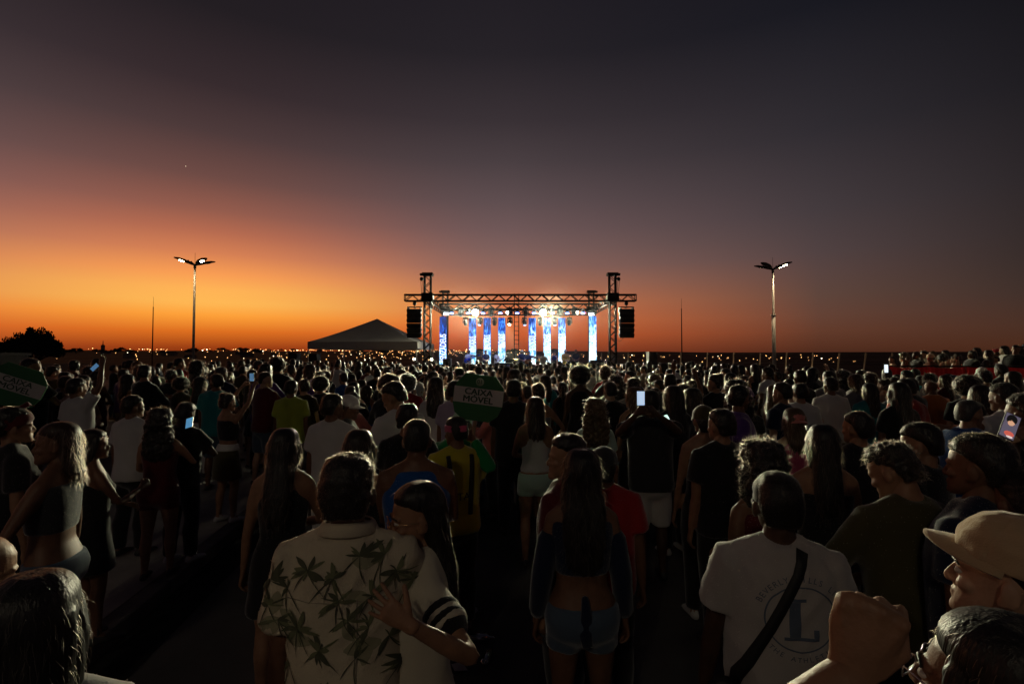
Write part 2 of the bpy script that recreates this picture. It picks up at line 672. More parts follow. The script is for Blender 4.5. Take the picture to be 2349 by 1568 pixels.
def arm_pose(kind):
    """wrist target for the right arm (x mirrored for the left); figure faces +Y"""
    K = {
        'down': dict(w=(.245, .03, .80), pole=(.4, -1, 0), back=(1, .3, 0), hand='relaxed'),
        'front': dict(w=(.02, .24, 1.08), pole=(1, -.3, -.6), back=(0, 1, .4), hand='relaxed'),
        'hip': dict(w=(.19, .10, .98), pole=(1, -.6, 0), back=(.2, .6, 1), hand='relaxed'),
        'drink': dict(w=(.13, .30, 1.24), pole=(1, -.2, -1), back=(1, .4, 0), hand='grip'),
        'phone': dict(w=(.06, .33, 1.55), pole=(1, -.1, -.8), back=(.7, .6, 0), hand='grip'),
        'phonelow': dict(w=(.10, .30, 1.16), pole=(1, -.3, -.5), back=(.3, .7, -.6), hand='grip'),
        'up': dict(w=(.28, .10, 1.92), pole=(1, .1, 0), back=(.3, -1, 0), hand='flat'),
        'upphone': dict(w=(.12, .30, 1.84), pole=(1, .0, -.1), back=(.3, -.9, .1), hand='grip'),
        'out': dict(w=(.70, .12, 1.46), pole=(0, -.5, -1), back=(0, 0, 1), hand='flat'),
        'wave': dict(w=(.42, .12, 1.70), pole=(1, -.2, -.8), back=(.3, -1, 0), hand='spread'),
        'clap': dict(w=(.03, .30, 1.22), pole=(1, -.3, -.7), back=(1, .2, 0), hand='flat'),
        'neck': dict(w=(.10, .30, 1.40), pole=(1, 0, -.7), back=(.5, .5, .6), hand='relaxed'),
    }
    return dict(K[kind])


class Fig:
    """one posed figure; builds its body, garments and the frame its hair hangs in"""

    def __init__(self, sex='m', R_='down', L_='down', head=(0, 0, 0), lean=0, side=0, twist=0, fat=1.0, stride=0.0, beard=False):
        self.sex, self.fat, self.beard = sex, fat, beard
        self.T = M_T if sex == 'm' else F_T
        self.lean, self.side, self.twist = R(lean), R(side), R(twist)
        self.S0 = (.176, -.012, 1.412) if sex == 'm' else (.150, -.012, 1.395)
        self.ar = (.060, .047, .038, .041, .027) if sex == 'm' else (.050, .040, .033, .034, .0225)
        self.nz = 1.50 if sex == 'm' else 1.49
        self.stride = stride
        self.arms = {}
        for key, spec, s in (('R', R_, 1), ('L', L_, -1)):
            d = arm_pose(spec) if isinstance(spec, str) else dict(spec)
            mir = isinstance(spec, str) or d.get('mirror', True)
            if s < 0 and mir:
                for q in ('w', 'pole', 'back'):
                    d[q] = (-d[q][0], d[q][1], d[q][2])
            S = self.TT(Vector((self.S0[0] * s * (0.5 + 0.5 * fat), self.S0[1], self.S0[2])))
            W = Vector(d['w'])
            if not d.get('abs'):
                W = self.TT(W)
            E, W = ik(S, W, .295, .262, d['pole'])
            self.arms[key] = dict(S=S, E=E, W=W, back=Vector(d['back']), hand=d['hand'], hx=d.get('hx'), s=s)
        yaw, pitch, roll = [R(a) for a in head]
        base = self.TT(Vector((0, -.012, self.nz + .022)))
        self.H = Matrix.Translation(base) @ Matrix.Rotation(self.lean * -0.35, 4, 'X') @ Matrix.Rotation(yaw, 4, 'Z') @ Matrix.Rotation(pitch, 4, 'X') @ Matrix.Rotation(roll, 4, 'Y')

    def TT(self, p):
        k = min(1.0, max(0.0, (p.z - .88) / .30))
        k = k * k * (3 - 2 * k)
        q = p - Vector((0, 0, .96))
        q = Matrix.Rotation(self.twist * k, 3, 'Z') @ (Matrix.Rotation(self.side * k, 3, 'Y') @ (Matrix.Rotation(-self.lean * k, 3, 'X') @ q))
        return q + Vector((0, 0, .96))

    def hand_matrix(self, key):
        a = self.arms[key]
        x = Vector(a['hx']).normalized() if a['hx'] else (a['W'] - a['E']).normalized()
        z = a['back'] - x * a['back'].dot(x)
        z.normalize()
        y = z.cross(x)
        return Matrix(((x.x, y.x, z.x, a['W'].x), (x.y, y.y, z.y, a['W'].y), (x.z, y.z, z.z, a['W'].z), (0, 0, 0, 1)))

    def legs(self, g, inf=0.0, z_end=None, flare=0.0):
        f = 1.0 if self.sex == 'm' else 1.02
        for s in (-1, 1):
            st = self.stride * s
            P = [(.088 * s, -.006, .86), (.098 * s, .004 + st * .2, .68), (.103 * s, .012 + st * .5, .49), (.104 * s, -.018 + st * .75, .35), (.106 * s, -.014 + st * .9, .22), (.108 * s, -.018 + st, .09)]
            Rr = [.092 * f, .079 * f, .055, .057, .043, .036]
            if z_end is not None:
                Q, QR = [], []
                for i in range(len(P)):
                    if P[i][2] > z_end:
                        Q.append(P[i])
                        QR.append(Rr[i] + inf + flare * i)
                    else:
                        a, b = P[i - 1], P[i]
                        t = (a[2] - z_end) / (a[2] - b[2])
                        Q.append(tuple(a[j] + (b[j] - a[j]) * t for j in range(3)))
                        QR.append(Rr[i - 1] + (Rr[i] - Rr[i - 1]) * t + inf + flare * i)
                        break
                P, Rr = Q, QR
                g.tube(P, Rr, n=14, ref=(0, 1, 0), round_ends=False)
            else:
                g.tube(P, [r + inf for r in Rr], n=14, ref=(0, 1, 0))
                st2 = st
                g.tube([(.108 * s, -.062 + st2, .046), (.112 * s, .035 + st2, .046), (.122 * s, .135 + st2, .030), (.124 * s, .165 + st2, .026)], [(.036, .040), (.045, .040), (.046, .026), (.036, .022)], n=12, ref=(0, 0, 1))

    def body(self, voxel=.011, fine=.0055, hv=.0042, ratio=None):
        g = Geo()
        fw = self.fat
        g.sections([(z, rx * fw, ry * (0.4 + 0.6 * fw), yc) for z, rx, ry, yc in self.T], n=22, p=2.3)
        for s in (-1, 1):
            if self.sex == 'f':
                g.ell((.067 * s, .078, 1.262), (.058, .052, .058))
                g.ell((.080 * s, -.062, .885), (.086, .080, .088))
            else:
                g.ell((.080 * s, .060, 1.30), (.078, .052, .058))
                g.ell((.075 * s, -.052, .885), (.080, .076, .085))
            g.tube([(.03 * s, -.03, self.nz), (self.S0[0] * s * .97, -.016, self.S0[2] + .018)], [.044, .040], n=10)
        g.xform(self.TT)
        hb = self.H
        g.tube([self.TT(Vector((0, -.022, self.nz - .06))), self.TT(Vector((0, -.016, self.nz - .005))), hb @ Vector((0, -.018, .035)), hb @ Vector((0, -.012, .085))],
               [(.066, .062) if self.sex == 'm' else (.055, .052), (.058, .058) if self.sex == 'm' else (.048, .048), (.055, .058) if self.sex == 'm' else (.046, .05), .05], n=14, ref=(0, 1, 0))
        for a in self.arms.values():
            S, E, W = a['S'], a['E'], a['W']
            r = self.ar
            inn = self.TT(Vector((self.S0[0] * a['s'] * .55, -.012, self.S0[2] - .01)))
            g.tube([inn, S, S.lerp(E, .33), S.lerp(E, .66), E, E.lerp(W, .28), E.lerp(W, .7), W], [r[0] * .9, r[0], r[0] * .92, r[1] * .95, r[2], r[3], r[4] * 1.22, r[4]], n=12, ref=(0.3, 1, 0.2))
        self.legs(g)
        me = remesh(g.mesh('b'), voxel, 4, ratio or .5)
        hm = remesh(head_geo(fem=self.sex == 'f', beard=self.beard).mesh('h'), fine, 2)
        parts = [(me, None), (hm, self.H)]
        for key, a in self.arms.items():
            hg = hand_geo(a['hand'], key == 'R')
            hme = remesh(hg.mesh('hd'), hv, 2)
            k = 1.0 if self.sex == 'm' else .9
            parts.append((hme, self.hand_matrix(key) @ Matrix.Scale(k, 4)))
        out = join_meshes(parts)
        for p, _ in parts:
            bpy.data.meshes.remove(p)
        out.name = 'body'
        out.materials.append(DEF)
        out.materials.append(SHOE)
        c = co_of(out)
        ids = np.zeros(len(out.polygons), dtype=np.int32)
        for i, pl in enumerate(out.polygons):
            if c[pl.vertices[0]][2] < .085:
                ids[i] = 1
        out.polygons.foreach_set('material_index', ids)
        return out

    def top(self, kind, voxel=.012, folds=.006, seed=0, ratio=None, hem=None):
        """shirt of a kind, fused and creased"""
        g = Geo()
        fw = self.fat
        m = self.sex == 'm'
        loose = {'tee': 1.0, 'shirt': 1.25, 'long': 1.0, 'tank': .45, 'fit': .25, 'halter': .15, 'crop': .2, 'strapless': .15, 'dress': .2, 'jacket': 1.6}[kind]
        hz = hem if hem is not None else {'tee': .84, 'shirt': .80, 'long': .84, 'tank': .82, 'fit': .93, 'halter': .98, 'crop': 1.12, 'strapless': .95, 'dress': .62, 'jacket': .78}[kind]
        ztop = {'halter': self.nz - .02, 'strapless': 1.335, 'tank': self.nz - .03, 'crop': 1.40, 'dress': 1.39}.get(kind, self.nz + .006)
        T = [(z, rx * fw + .010 + .012 * loose, ry * (0.4 + 0.6 * fw) + .011 + .012 * loose, yc) for z, rx, ry, yc in self.T]

        def samp(z):
            for i in range(len(T) - 1):
                if T[i][0] <= z <= T[i + 1][0]:
                    t = (z - T[i][0]) / (T[i + 1][0] - T[i][0])
                    return [T[i][j] + (T[i + 1][j] - T[i][j]) * t for j in range(4)]
            e = T[0] if z < T[0][0] else T[-1]
            return [z] + list(e[1:])
        wide = max(samp(1.3)[1], samp(.92)[1])
        secs = []
        zs = [hz + (ztop - hz) * k / 15 for k in range(16)]
        for z in zs:
            _, rx, ry, yc = samp(max(z, .86))
            if loose >= 1.0 and z < 1.3:
                k = 0.75 if m else 0.45
                rx = rx * (1 - k) + (wide * .99) * k
                ry = ry * (1 - k) + max(samp(1.28)[2], samp(.9)[2]) * 1.02 * k
            if kind == 'dress' and z < .9:
                rx, ry = .185 + (.9 - z) * .10, .135 + (.9 - z) * .10
            if kind == 'tank' and z > 1.30:
                rx *= 1 - .20 * min(1.0, (z - 1.30) / .10)
            if kind == 'halter' and z > 1.20:
                k = min(1.0, (z - 1.20) / .2)
                rx *= 1 - .55 * k
            if kind == 'dress' and z > 1.28:
                rx *= 1 - .3 * min(1.0, (z - 1.28) / .1)
            secs.append((z, rx, ry, yc))
        g.sections(secs, n=26, p=2.3)
        for s in (-1, 1):
            if not m and kind not in ('tee', 'long', 'shirt', 'jacket'):
                if ztop > 1.3:
                    g.ell((.067 * s, .082, 1.262), (.062, .056, .062))
                if hz < .95:
                    g.ell((.080 * s, -.064, .885), (.094, .087, .094))
            elif not m:
                g.ell((.062 * s, .084, 1.262), (.066, .056, .066))
            if kind in ('tee', 'shirt', 'long', 'jacket'):
                g.tube([(.04 * s, -.028, self.nz - .006), (self.S0[0] * s * .98, -.016, self.S0[2] + .022)], [.050, .050], n=10)
            if kind == 'tank':
                g.tube([(.105 * s, -.075, 1.34), (.10 * s, -.05, 1.42), (.095 * s, -.012, self.nz - .035), (.10 * s, .05, 1.40), (.10 * s, .085, 1.32)], [(.034, .012), (.030, .012), (.028, .012), (.030, .012), (.034, .012)], n=10, ref=(0, 0, 1))
            if kind in ('dress', 'crop'):
                g.tube([(.07 * s, -.085, 1.33), (.078 * s, -.045, 1.43), (.08 * s, .0, 1.45), (.075 * s, .07, 1.36)], [(.010, .007)] * 4, n=8, ref=(0, 1, 0))
        g.xform(self.TT)
        if kind in ('tee', 'shirt', 'long', 'jacket'):
            fr = {'tee': .62, 'shirt': .72, 'long': 1.0, 'jacket': 1.0}[kind]
            for a in self.arms.values():
                S, E, W = a['S'], a['E'], a['W']
                r0 = self.ar[0] + .010 + .008 * loose
                inn = self.TT(Vector((self.S0[0] * a['s'] * .5, -.012, self.S0[2] - .01)))
                if fr < 1.0:
                    g.tube([inn, S, S.lerp(E, fr * .5), S.lerp(E, fr)], [r0, r0 * 1.02, r0 * 1.0, r0 * (1.0 + .06 * loose)], n=14, ref=(0.3, 1, 0.2), round_ends=False)
                else:
                    g.tube([inn, S, S.lerp(E, .5), E, E.lerp(W, .5), E.lerp(W, .97)], [r0, r0, r0 * .86, r0 * .80, r0 * .70, r0 * .55], n=14, ref=(0.3, 1, 0.2), round_ends=False)
        out = remesh(g.mesh('t'), voxel, int(round(4 * max(1.0, (.021 / voxel)) ** 1.6)), ratio)
        if folds:
            self.crease(out, folds, seed)
        out.name = 'shirt'
        out.materials.append(MATS['cloth_white'])
        return out

    def crease(self, me, amp, seed):
        c, n = co_of(me), no_of(me)
        o = seed * 5.31
        d = np.empty(len(c), dtype=np.float32)
        for i, p in enumerate(c):
            x, y, z = float(p[0]), float(p[1]), float(p[2])
            w = noise.noise((x * 3 + o, y * 3, z * 2.2))
            q = noise.noise((x * 7 + z * 5 + w * 1.4 + o, y * 7, z * 9 - abs(x) * 11))
            q2 = noise.noise((x * 17 + w * 3, y * 15 + o, z * 8 + x * 6))
            r = 1.0 - abs(q) * 2.2
            d[i] = (r * .55 + q2 * .35) * (.55 + .9 * max(0.0, 1.25 - z))
        set_co(me, c + n * (d * amp)[:, None])

    def bottom(self, kind, voxel=.012, folds=.005, seed=3, ratio=None):
        g = Geo()
        fw = self.fat
        ws = 1.04 if self.sex == 'm' else 1.02
        T = [(z, rx * fw + .014, ry * (.4 + .6 * fw) + .014, yc) for z, rx, ry, yc in self.T if z < (1.0 if self.sex == 'm' else 1.05)]
        if kind == 'skirt':
            g.sections([(.60, .215, .165, -.01), (.72, .205, .155, -.012), (.86, .190, .137, -.02), (.92, .186, .132, -.025), (1.0, .155, .108, -.01)], n=24)
        else:
            g.sections(T, n=22)
            for s in (-1, 1):
                g.ell((.078 * s, -.058, .885), (.094 if self.sex == 'f' else .088, .086, .096))
            if kind == 'trousers':
                self.legs(g, .014, .07, .003)
            elif kind == 'shorts':
                self.legs(g, .016, .50 if self.sex == 'm' else .66, .007)
            elif kind == 'hotpants':
                self.legs(g, .012, .73, .004)
        g.xform(lambda p: self.TT(p))
        out = remesh(g.mesh('t'), voxel, 4, ratio or .55)
        if folds:
            self.crease(out, folds * .6, seed)
        out.name = 'trousers'
        out.materials.append(MATS['cloth_black'])
        return out


# ------------------------------------------------------------------ hair, in the head's own frame
def hair_mesh(kind, n_strand=700, voxel=.008, seed=1, length=None, sw=.0013):
    g = Geo()
    n = 20

    def shell(t, front=.178, low=.045, wid=1.0):
        rows = [(.030, -.060, -.094, .050), (.055, -.050, -.098, .060), (.080, -.034, -.1025, .068), (.105, -.022, -.107, .0745), (.130, -.004, -.110, .0785), (.155, .045, -.111, .080), (.175, .082, -.108, .079),
                (.192, .083, -.102, .076), (.208, .070, -.088, .066), (.220, .048, -.066, .051), (.229, .018, -.036, .030)]
        secs = []
        for z, f, b, w in rows:
            if z < low:
                continue
            up = t * max(0.0, (z - .15) / .075)
            up += .011 * max(0.0, (z - .165) / .064)
            secs.append((z + up * 1.05, (w + t * .95) * wid, (f - b + t * 1.3) / 2, (f + b - t * .9) / 2))
        g.sections(secs, n=n, p=2.2)
    if kind == 'short':
        shell(.007)
        me = remesh(g.mesh('hair'), voxel, 2)
        wobble(me, .006, 34, seed)
        me = strands(me, n_strand, .0075, sw, 'up', .6, seed)
    elif kind == 'fade':
        shell(.001)
        me = remesh(g.mesh('hair'), voxel, 2)
        me = strands(me, n_strand, .0045, sw * .8, 'up', .5, seed)
    elif kind == 'quiff':
        shell(.006)
        g.ell((0, -.002, .205), (.072, .085, .036), 16, 10)
        me = remesh(g.mesh('hair'), voxel, 2)
        wobble(me, .011, 36, seed)
        me = strands(me, n_strand, .026, sw, 'curl', .5, seed)
    elif kind == 'afro':
        g.ell((0, -.012, .165), (.150, .150, .142), 20, 14)
        me = remesh(g.mesh('hair'), voxel * 1.5, 1)
        wobble(me, .014, 24, seed)
        me = strands(me, n_strand * 2, .032, sw, 'curl', .8, seed)
    elif kind in ('long', 'wavy', 'curly', 'bob', 'sleek', 'tucked'):
        L = {'long': -.27, 'wavy': -.25, 'curly': -.20, 'bob': -.04, 'sleek': -.34, 'tucked': -.30}[kind] if length is None else length
        t = {'long': .009, 'wavy': .016, 'curly': .036, 'bob': .014, 'sleek': .006, 'tucked': .006}[kind]
        shell(t)
        ww = {'long': .088, 'wavy': .104, 'curly': .135, 'bob': .098, 'sleek': .078, 'tucked': .080}[kind]
        secs = [(.17, .080 + t, .060, -.050), (.10, .083 + t, .058, -.060), (.03, ww, .054, -.066), (-.05, ww * 1.04, .050, -.080), (L * .55, ww * 1.06, .046, -.094), (L * .85, ww * .92, .036, -.098), (L, ww * .62, .022, -.098)]
        secs = [s for i, s in enumerate(secs) if i == 0 or s[0] < secs[i - 1][0]]
        g.sections(secs, n=24, p=2.3)
        for s in (() if kind == 'tucked' else (-1, 1)):
            g.tube([(.072 * s, .030, .165), (.085 * s, .010, .09), (ww * .88 * s, -.022, 0.0), (ww * .9 * s, -.045, max(L * .6, -.14))], [(.014, .024), (.016, .032), (.020, .034), (.014, .022)], n=10, ref=(0, 1, 0))
        me = remesh(g.mesh('hair'), voxel, 2)
        c, nn = co_of(me), no_of(me)
        amp = {'long': .006, 'wavy': .011, 'curly': .020, 'bob': .006, 'sleek': .005, 'tucked': .006}[kind]
        fz = {'long': 2.0, 'wavy': 9.0, 'curly': 24.0, 'bob': 3, 'sleek': 1.5, 'tucked': 2.0}[kind]
        d = np.array([noise.noise((math.atan2(float(p[0]), float(-p[1] - .0)) * 5.5 + seed + (math.sin(float(p[2]) * 30) * .35 if kind == 'wavy' else 0), 0.2 * seed, float(p[2]) * fz)) * (1.0 if p[2] < .15 else .35) for p in c], dtype=np.float32)
        c2 = c + nn * (d * amp)[:, None]
        ends = c[:, 2] < L * .7
        c2[:, 2] += np.where(ends, d * .05, 0)
        set_co(me, c2)
        if kind == 'curly':
            wobble(me, .012, 40, seed + 3)
            me = strands(me, int(n_strand * 1.6), .042, sw, 'curl', .7, seed)
        else:
            me = strands(me, n_strand, (.055 if voxel > .007 else .032) if kind != 'bob' else .026, sw, 'down', .16 if kind != 'wavy' else .3, seed)
    elif kind == 'bun':
        shell(.006)
        g.ell((0, -.075, .228), (.048, .045, .042), 14, 10)
        me = remesh(g.mesh('hair'), voxel, 2)
        wobble(me, .005, 40, seed)
        me = strands(me, n_strand, .02, sw, 'up', .5, seed)
    elif kind == 'ponytail':
        shell(.005)
        g.tube([(0, -.10, .165), (0, -.145, .150), (0, -.150, .06), (0, -.135, -.05), (0, -.125, -.15)], [.024, .030, .034, .030, .012], n=12, ref=(1, 0, 0))
        me = remesh(g.mesh('hair'), voxel, 2)
        wobble(me, .005, 30, seed)
        me = strands(me, n_strand, .03, sw, 'down', .22, seed)
    elif kind == 'capped':
        # what shows under a cap: sides and nape
        secs = [(.030, .051, .018, -.078), (.055, .062, .026, -.074), (.085, .071, .036, -.070), (.115, .0785, .052, -.054), (.140, .0805, .075, -.030), (.150, .0795, .075, -.028)]
        g.sections(secs, n=n)
        me = remesh(g.mesh('hair'), voxel, 2)
        me = strands(me, n_strand // 2, .010, sw, 'up', .5, seed)
    me.name = 'hair'
    me.materials.append(hairm('black'))
    return me


LINT = mat('lint_seed', (.5, .5, .5))


def put_lint(me, obj, tone):
    if me.as_pointer() in FLY:
        f = link('fine_fibres', FLY[me.as_pointer()], obj, [fuzz(tone)])
        f['kind'] = 'stuff'


def put_hair(me, body, tone, M):
    o = link('hair', me, body, [hairm(tone)], matrix=M)
    if me.as_pointer() in FLY:
        f = link('flyaway_hair', FLY[me.as_pointer()], o, [fuzz(tone)])
        f['kind'] = 'stuff'
    return o


def cap_meshes(fine=.006):
    """dome and brim of a baseball cap in the head's frame"""
    g = Geo()
    g.sections([(.128, .086, .106, -.003), (.150, .0875, .108, -.002), (.175, .0865, .106, -.002), (.200, .079, .096, -.004), (.220, .066, .080, -.006), (.236, .046, .056, -.008), (.246, .022, .027, -.008)], n=30, p=2.1)
    g.ell((0, -.008, .248), (.008, .008, .005), 8, 5)
    dome = remesh(g.mesh('crown'), fine, 3)
    c, nn = co_of(dome), no_of(dome)
    d = np.zeros(len(c), dtype=np.float32)
    for i, p in enumerate(c):
        a = math.atan2(float(p[0]), float(p[1] + .008))
        k = abs(((a / (math.pi / 3)) + 0.5) % 1.0 - 0.5)          # seams between six panels
        d[i] = -.0022 * math.exp(-(k / .035) ** 2) + .0035 * noise.noise((float(p[0]) * 22, float(p[1]) * 22, float(p[2]) * 22)) + .003 * noise.noise((float(p[0]) * 55, float(p[1]) * 30, float(p[2]) * 40))
    set_co(dome, c + nn * d[:, None])
    dome.materials.append(MATS['cloth_white'])
    b = Geo()
    vs, fs = [], []
    nu, nv = 18, 6
    for side in (0, 1):
        for j in range(nv + 1):
            t = j / nv
            for i in range(nu + 1):
                a = (i / nu - .5) * math.pi * .98
                r = 1.0 + .58 * t * max(0.0, math.cos(a)) ** .34
                x = math.sin(a) * .086 * (1.0 + .04 * t)
                y = math.cos(a) * .104 * r
                z = .141 - (x / .086) ** 2 * .021 * (0.35 + t * .65) - t * .012 * math.cos(a) + (0.0 if side else -.004)
                vs.append(Vector((x, y, z)))
    o = (nv + 1) * (nu + 1)
    for j in range(nv):
        for i in range(nu):
            q = (j * (nu + 1) + i, j * (nu + 1) + i + 1, (j + 1) * (nu + 1) + i + 1, (j + 1) * (nu + 1) + i)
            fs.append(q)
            fs.append(tuple(k + o for k in q[::-1]))
    for i in range(nu):
        a_, b_ = nv * (nu + 1) + i, nv * (nu + 1) + i + 1
        fs.append((a_, b_, b_ + o, a_ + o))
    for j in range(nv):
        for i in (0, nu):
            a_, b_ = j * (nu + 1) + i, (j + 1) * (nu + 1) + i
            fs.append((a_, b_, b_ + o, a_ + o))
    b.add(vs, fs)
    brim = b.mesh('brim')
    brim.materials.append(MATS['cloth_white'])
    return dome, brim


for _c in CLOTH:
    cloth(_c)
# ------------------------------------------------------------------ ground, far land
def ring_mesh(radii, seg, hf, name, m):
    vs, fs = [], []
    for r in radii:
        for k in range(seg):
            a = 2 * math.pi * k / seg
            x, y = r * math.sin(a), r * math.cos(a)
            vs.append((x, y, hf(x, y, r)))
    for i in range(len(radii) - 1):
        for k in range(seg):
            k2 = (k + 1) % seg
            fs.append((i * seg + k2, i * seg + k, (i + 1) * seg + k, (i + 1) * seg + k2))
    me = bpy.data.meshes.new(name)
    me.from_pydata(vs, [], fs)
    me.materials.append(m)
    me.polygons.foreach_set('use_smooth', [True] * len(me.polygons))
    return me


def asphalt_mat():
    m = mat('asphalt', (0.085, 0.08, 0.078), rough=0.78, spec=0.4, var=0.35, vscale=1.3, bump=0.5, bscale=90)
    nt = m.node_tree
    b = nt.nodes['Principled BSDF']
    tcn = [n for n in nt.nodes if n.type == 'TEX_COORD'][0]
    nz = nt.nodes.new('ShaderNodeTexNoise')
    nz.inputs['Scale'].default_value = 0.55
    nz.inputs['Detail'].default_value = 6
    nt.links.new(tcn.outputs['Object'], nz.inputs['Vector'])
    mp = nt.nodes.new('ShaderNodeMapRange')
    mp.inputs['From Min'].default_value = .35
    mp.inputs['From Max'].default_value = .65
    mp.inputs['To Min'].default_value = .55
    mp.inputs['To Max'].default_value = .9
    nt.links.new(nz.outputs['Fac'], mp.inputs['Value'])
    nt.links.new(mp.outputs[0], b.inputs['Roughness'])
    return m


def land(x, y, r=None):
    r = math.hypot(x, y) if r is None else r
    az = math.atan2(x, y)
    if r < 58:
        return -.03
    front = max(0.0, math.cos(az * .8)) ** .5 if abs(az) < 1.9 else 0.0
    k1 = min(1.0, (r - 58) / 240.0)
    drop = -9.0 * k1 * k1 * (3 - 2 * k1)
    top = 37.0 if az < .1 else 37.0 + 8 * min(1.0, (az - .1) * 5)
    rr = 3000.0 if az < .1 else 3000 + 2000 * min(1.0, (az - .1) * 3)
    k2 = min(1.0, max(0.0, (r - 350) / (rr - 350)))
    rise = (top + 9) * k2 ** 1.05
    wav = 2.5 * noise.noise((x / 420, y / 420, 0)) * k2 if k2 > 0 else 0
    return (drop + rise + wav) * front - .03


ASPH = asphalt_mat()
gm = ring_mesh([0.01, 4, 10, 20, 40, 58.5], 72, lambda x, y, r: 0.0, 'ground', ASPH)
tag(link('ground', gm), kind='structure')
HILL = mat('dry_field', (0.05, 0.045, 0.028), rough=0.95, spec=0.1, var=0.6, vscale=0.006)
hm_ = ring_mesh([57.5, 75, 100, 140, 200, 280, 400, 560, 760, 1000, 1300, 1650, 2000, 2400, 2800, 3200, 4000, 5000, 6500, 14000], 220, land, 'hills', HILL)
tag(link('hills', hm_), kind='structure')

# raised pavement along the left edge of the lot, its kerb pieces cut one by one
PAVE_H = .13
CONC = mat('concrete', (0.30, 0.28, 0.26), rough=0.85, spec=0.3, var=0.25, vscale=2.2, bump=0.3, bscale=60)
KERB = mat('kerb_concrete', (0.12, 0.11, 0.105), rough=0.85, spec=0.3, var=0.3, vscale=4, bump=0.4, bscale=50)


def kerb_x(y):
    return -2.34 - 0.135 * y


pv = Geo()
ys = [-6 + k * 1.5 for k in range(31)]
vs, fs = [], []
for y in ys:
    x = kerb_x(y) - .155
    vs += [(x, y, PAVE_H - .004), (x - 7.5, y, PAVE_H - .004)]
for k in range(len(ys) - 1):
    fs.append((2 * k + 1, 2 * k, 2 * k + 2, 2 * k + 3))
pv.add(vs, fs)
pave = link('pavement', pv.mesh('pavement', [CONC], False))
tag(pave, kind='structure')
kb = Geo()
kb.box((0, 0, PAVE_H / 2 - .02), (.15, .988, PAVE_H + .04))
kme = kb.mesh('kerb_stone', [KERB], False)
_o = link('kerb_bevel', kme)
_b = _o.modifiers.new('b', 'BEVEL')
_b.width = .012
_b.segments = 2
_dg = bpy.context.evaluated_depsgraph_get()
kme = bpy.data.meshes.new_from_object(_o.evaluated_get(_dg))
bpy.data.objects.remove(_o)
ka = math.atan(0.135)
for k in range(40):
    s = -3 + k * 1.0
    y = s * math.cos(ka)
    link('kerb_stone', kme, pave, loc=(kerb_x(y) - .075, y, rng.uniform(-.004, .004)), rot=(0, 0, ka + rng.uniform(-.004, .004)))
# dark strip along the foot of the kerb
gt = Geo()
vs, fs = [], []
for y in ys:
    vs += [(kerb_x(y) + .004, y, .004), (kerb_x(y) + .34, y, .004)]
for k in range(len(ys) - 1):
    fs.append((2 * k, 2 * k + 1, 2 * k + 3, 2 * k + 2))
gt.add(vs, fs)
tag(link('kerb_foot_strip', gt.mesh('kerb_foot_strip', [mat('kerb_foot_dark', (0.025, 0.024, 0.024), rough=0.9, spec=.15, var=.3, bump=.4, bscale=70)], False)), kind='structure')


def ground_z(x, y):
    return PAVE_H if (x < kerb_x(y) - .01 and -6 < y < 38 and x > kerb_x(y) - 7.6) else 0.0


ZONES = [(90, 'below the broad tree'), (200, 'right of the broad tree'), (320, 'left of the left mast'), (400, 'below the left mast'), (500, 'below the left lamp post'), (600, 'right of the left lamp post'), (700, 'left of the tent'), (780, 'below the tent corner'),
         (860, 'below the tent'), (930, 'below the tent peak'), (1000, 'below the left tower'), (1060, 'below the first screen'), (1100, 'below the second screen'), (1140, 'below the third screen'), (1175, 'below the fourth screen'), (1205, 'below the ladder mast'),
         (1240, 'below the fifth screen'), (1272, 'below the sixth screen'), (1320, 'below the seventh screen'), (1380, 'below the last screen'), (1425, 'below the right tower'), (1480, 'below the right speakers'), (1540, 'left of the right mast'), (1600, 'below the right mast'),
         (1680, 'right of the right mast'), (1740, 'left of the right lamp'), (1810, 'below the right lamp post'), (1900, 'right of the right lamp'), (1970, 'below the slanting fence'), (2050, 'left of the red barrier'), (2150, 'before the red barrier'), (2600, 'at the right edge')]


def zone_of(x, y):
    px = 1174.5 + FPX * x / y
    return next((z_ for lim, z_ in ZONES if px < lim), 'at the right edge')


# ------------------------------------------------------------------ far trees, houses, lamps of the town
LEAF = mat('tree_leaves', (0.035, 0.05, 0.018), rough=0.8, spec=0.2, var=0.4, vscale=0.6)
BARK = mat('tree_bark', (0.06, 0.045, 0.03), rough=0.9, var=0.3, vscale=3)


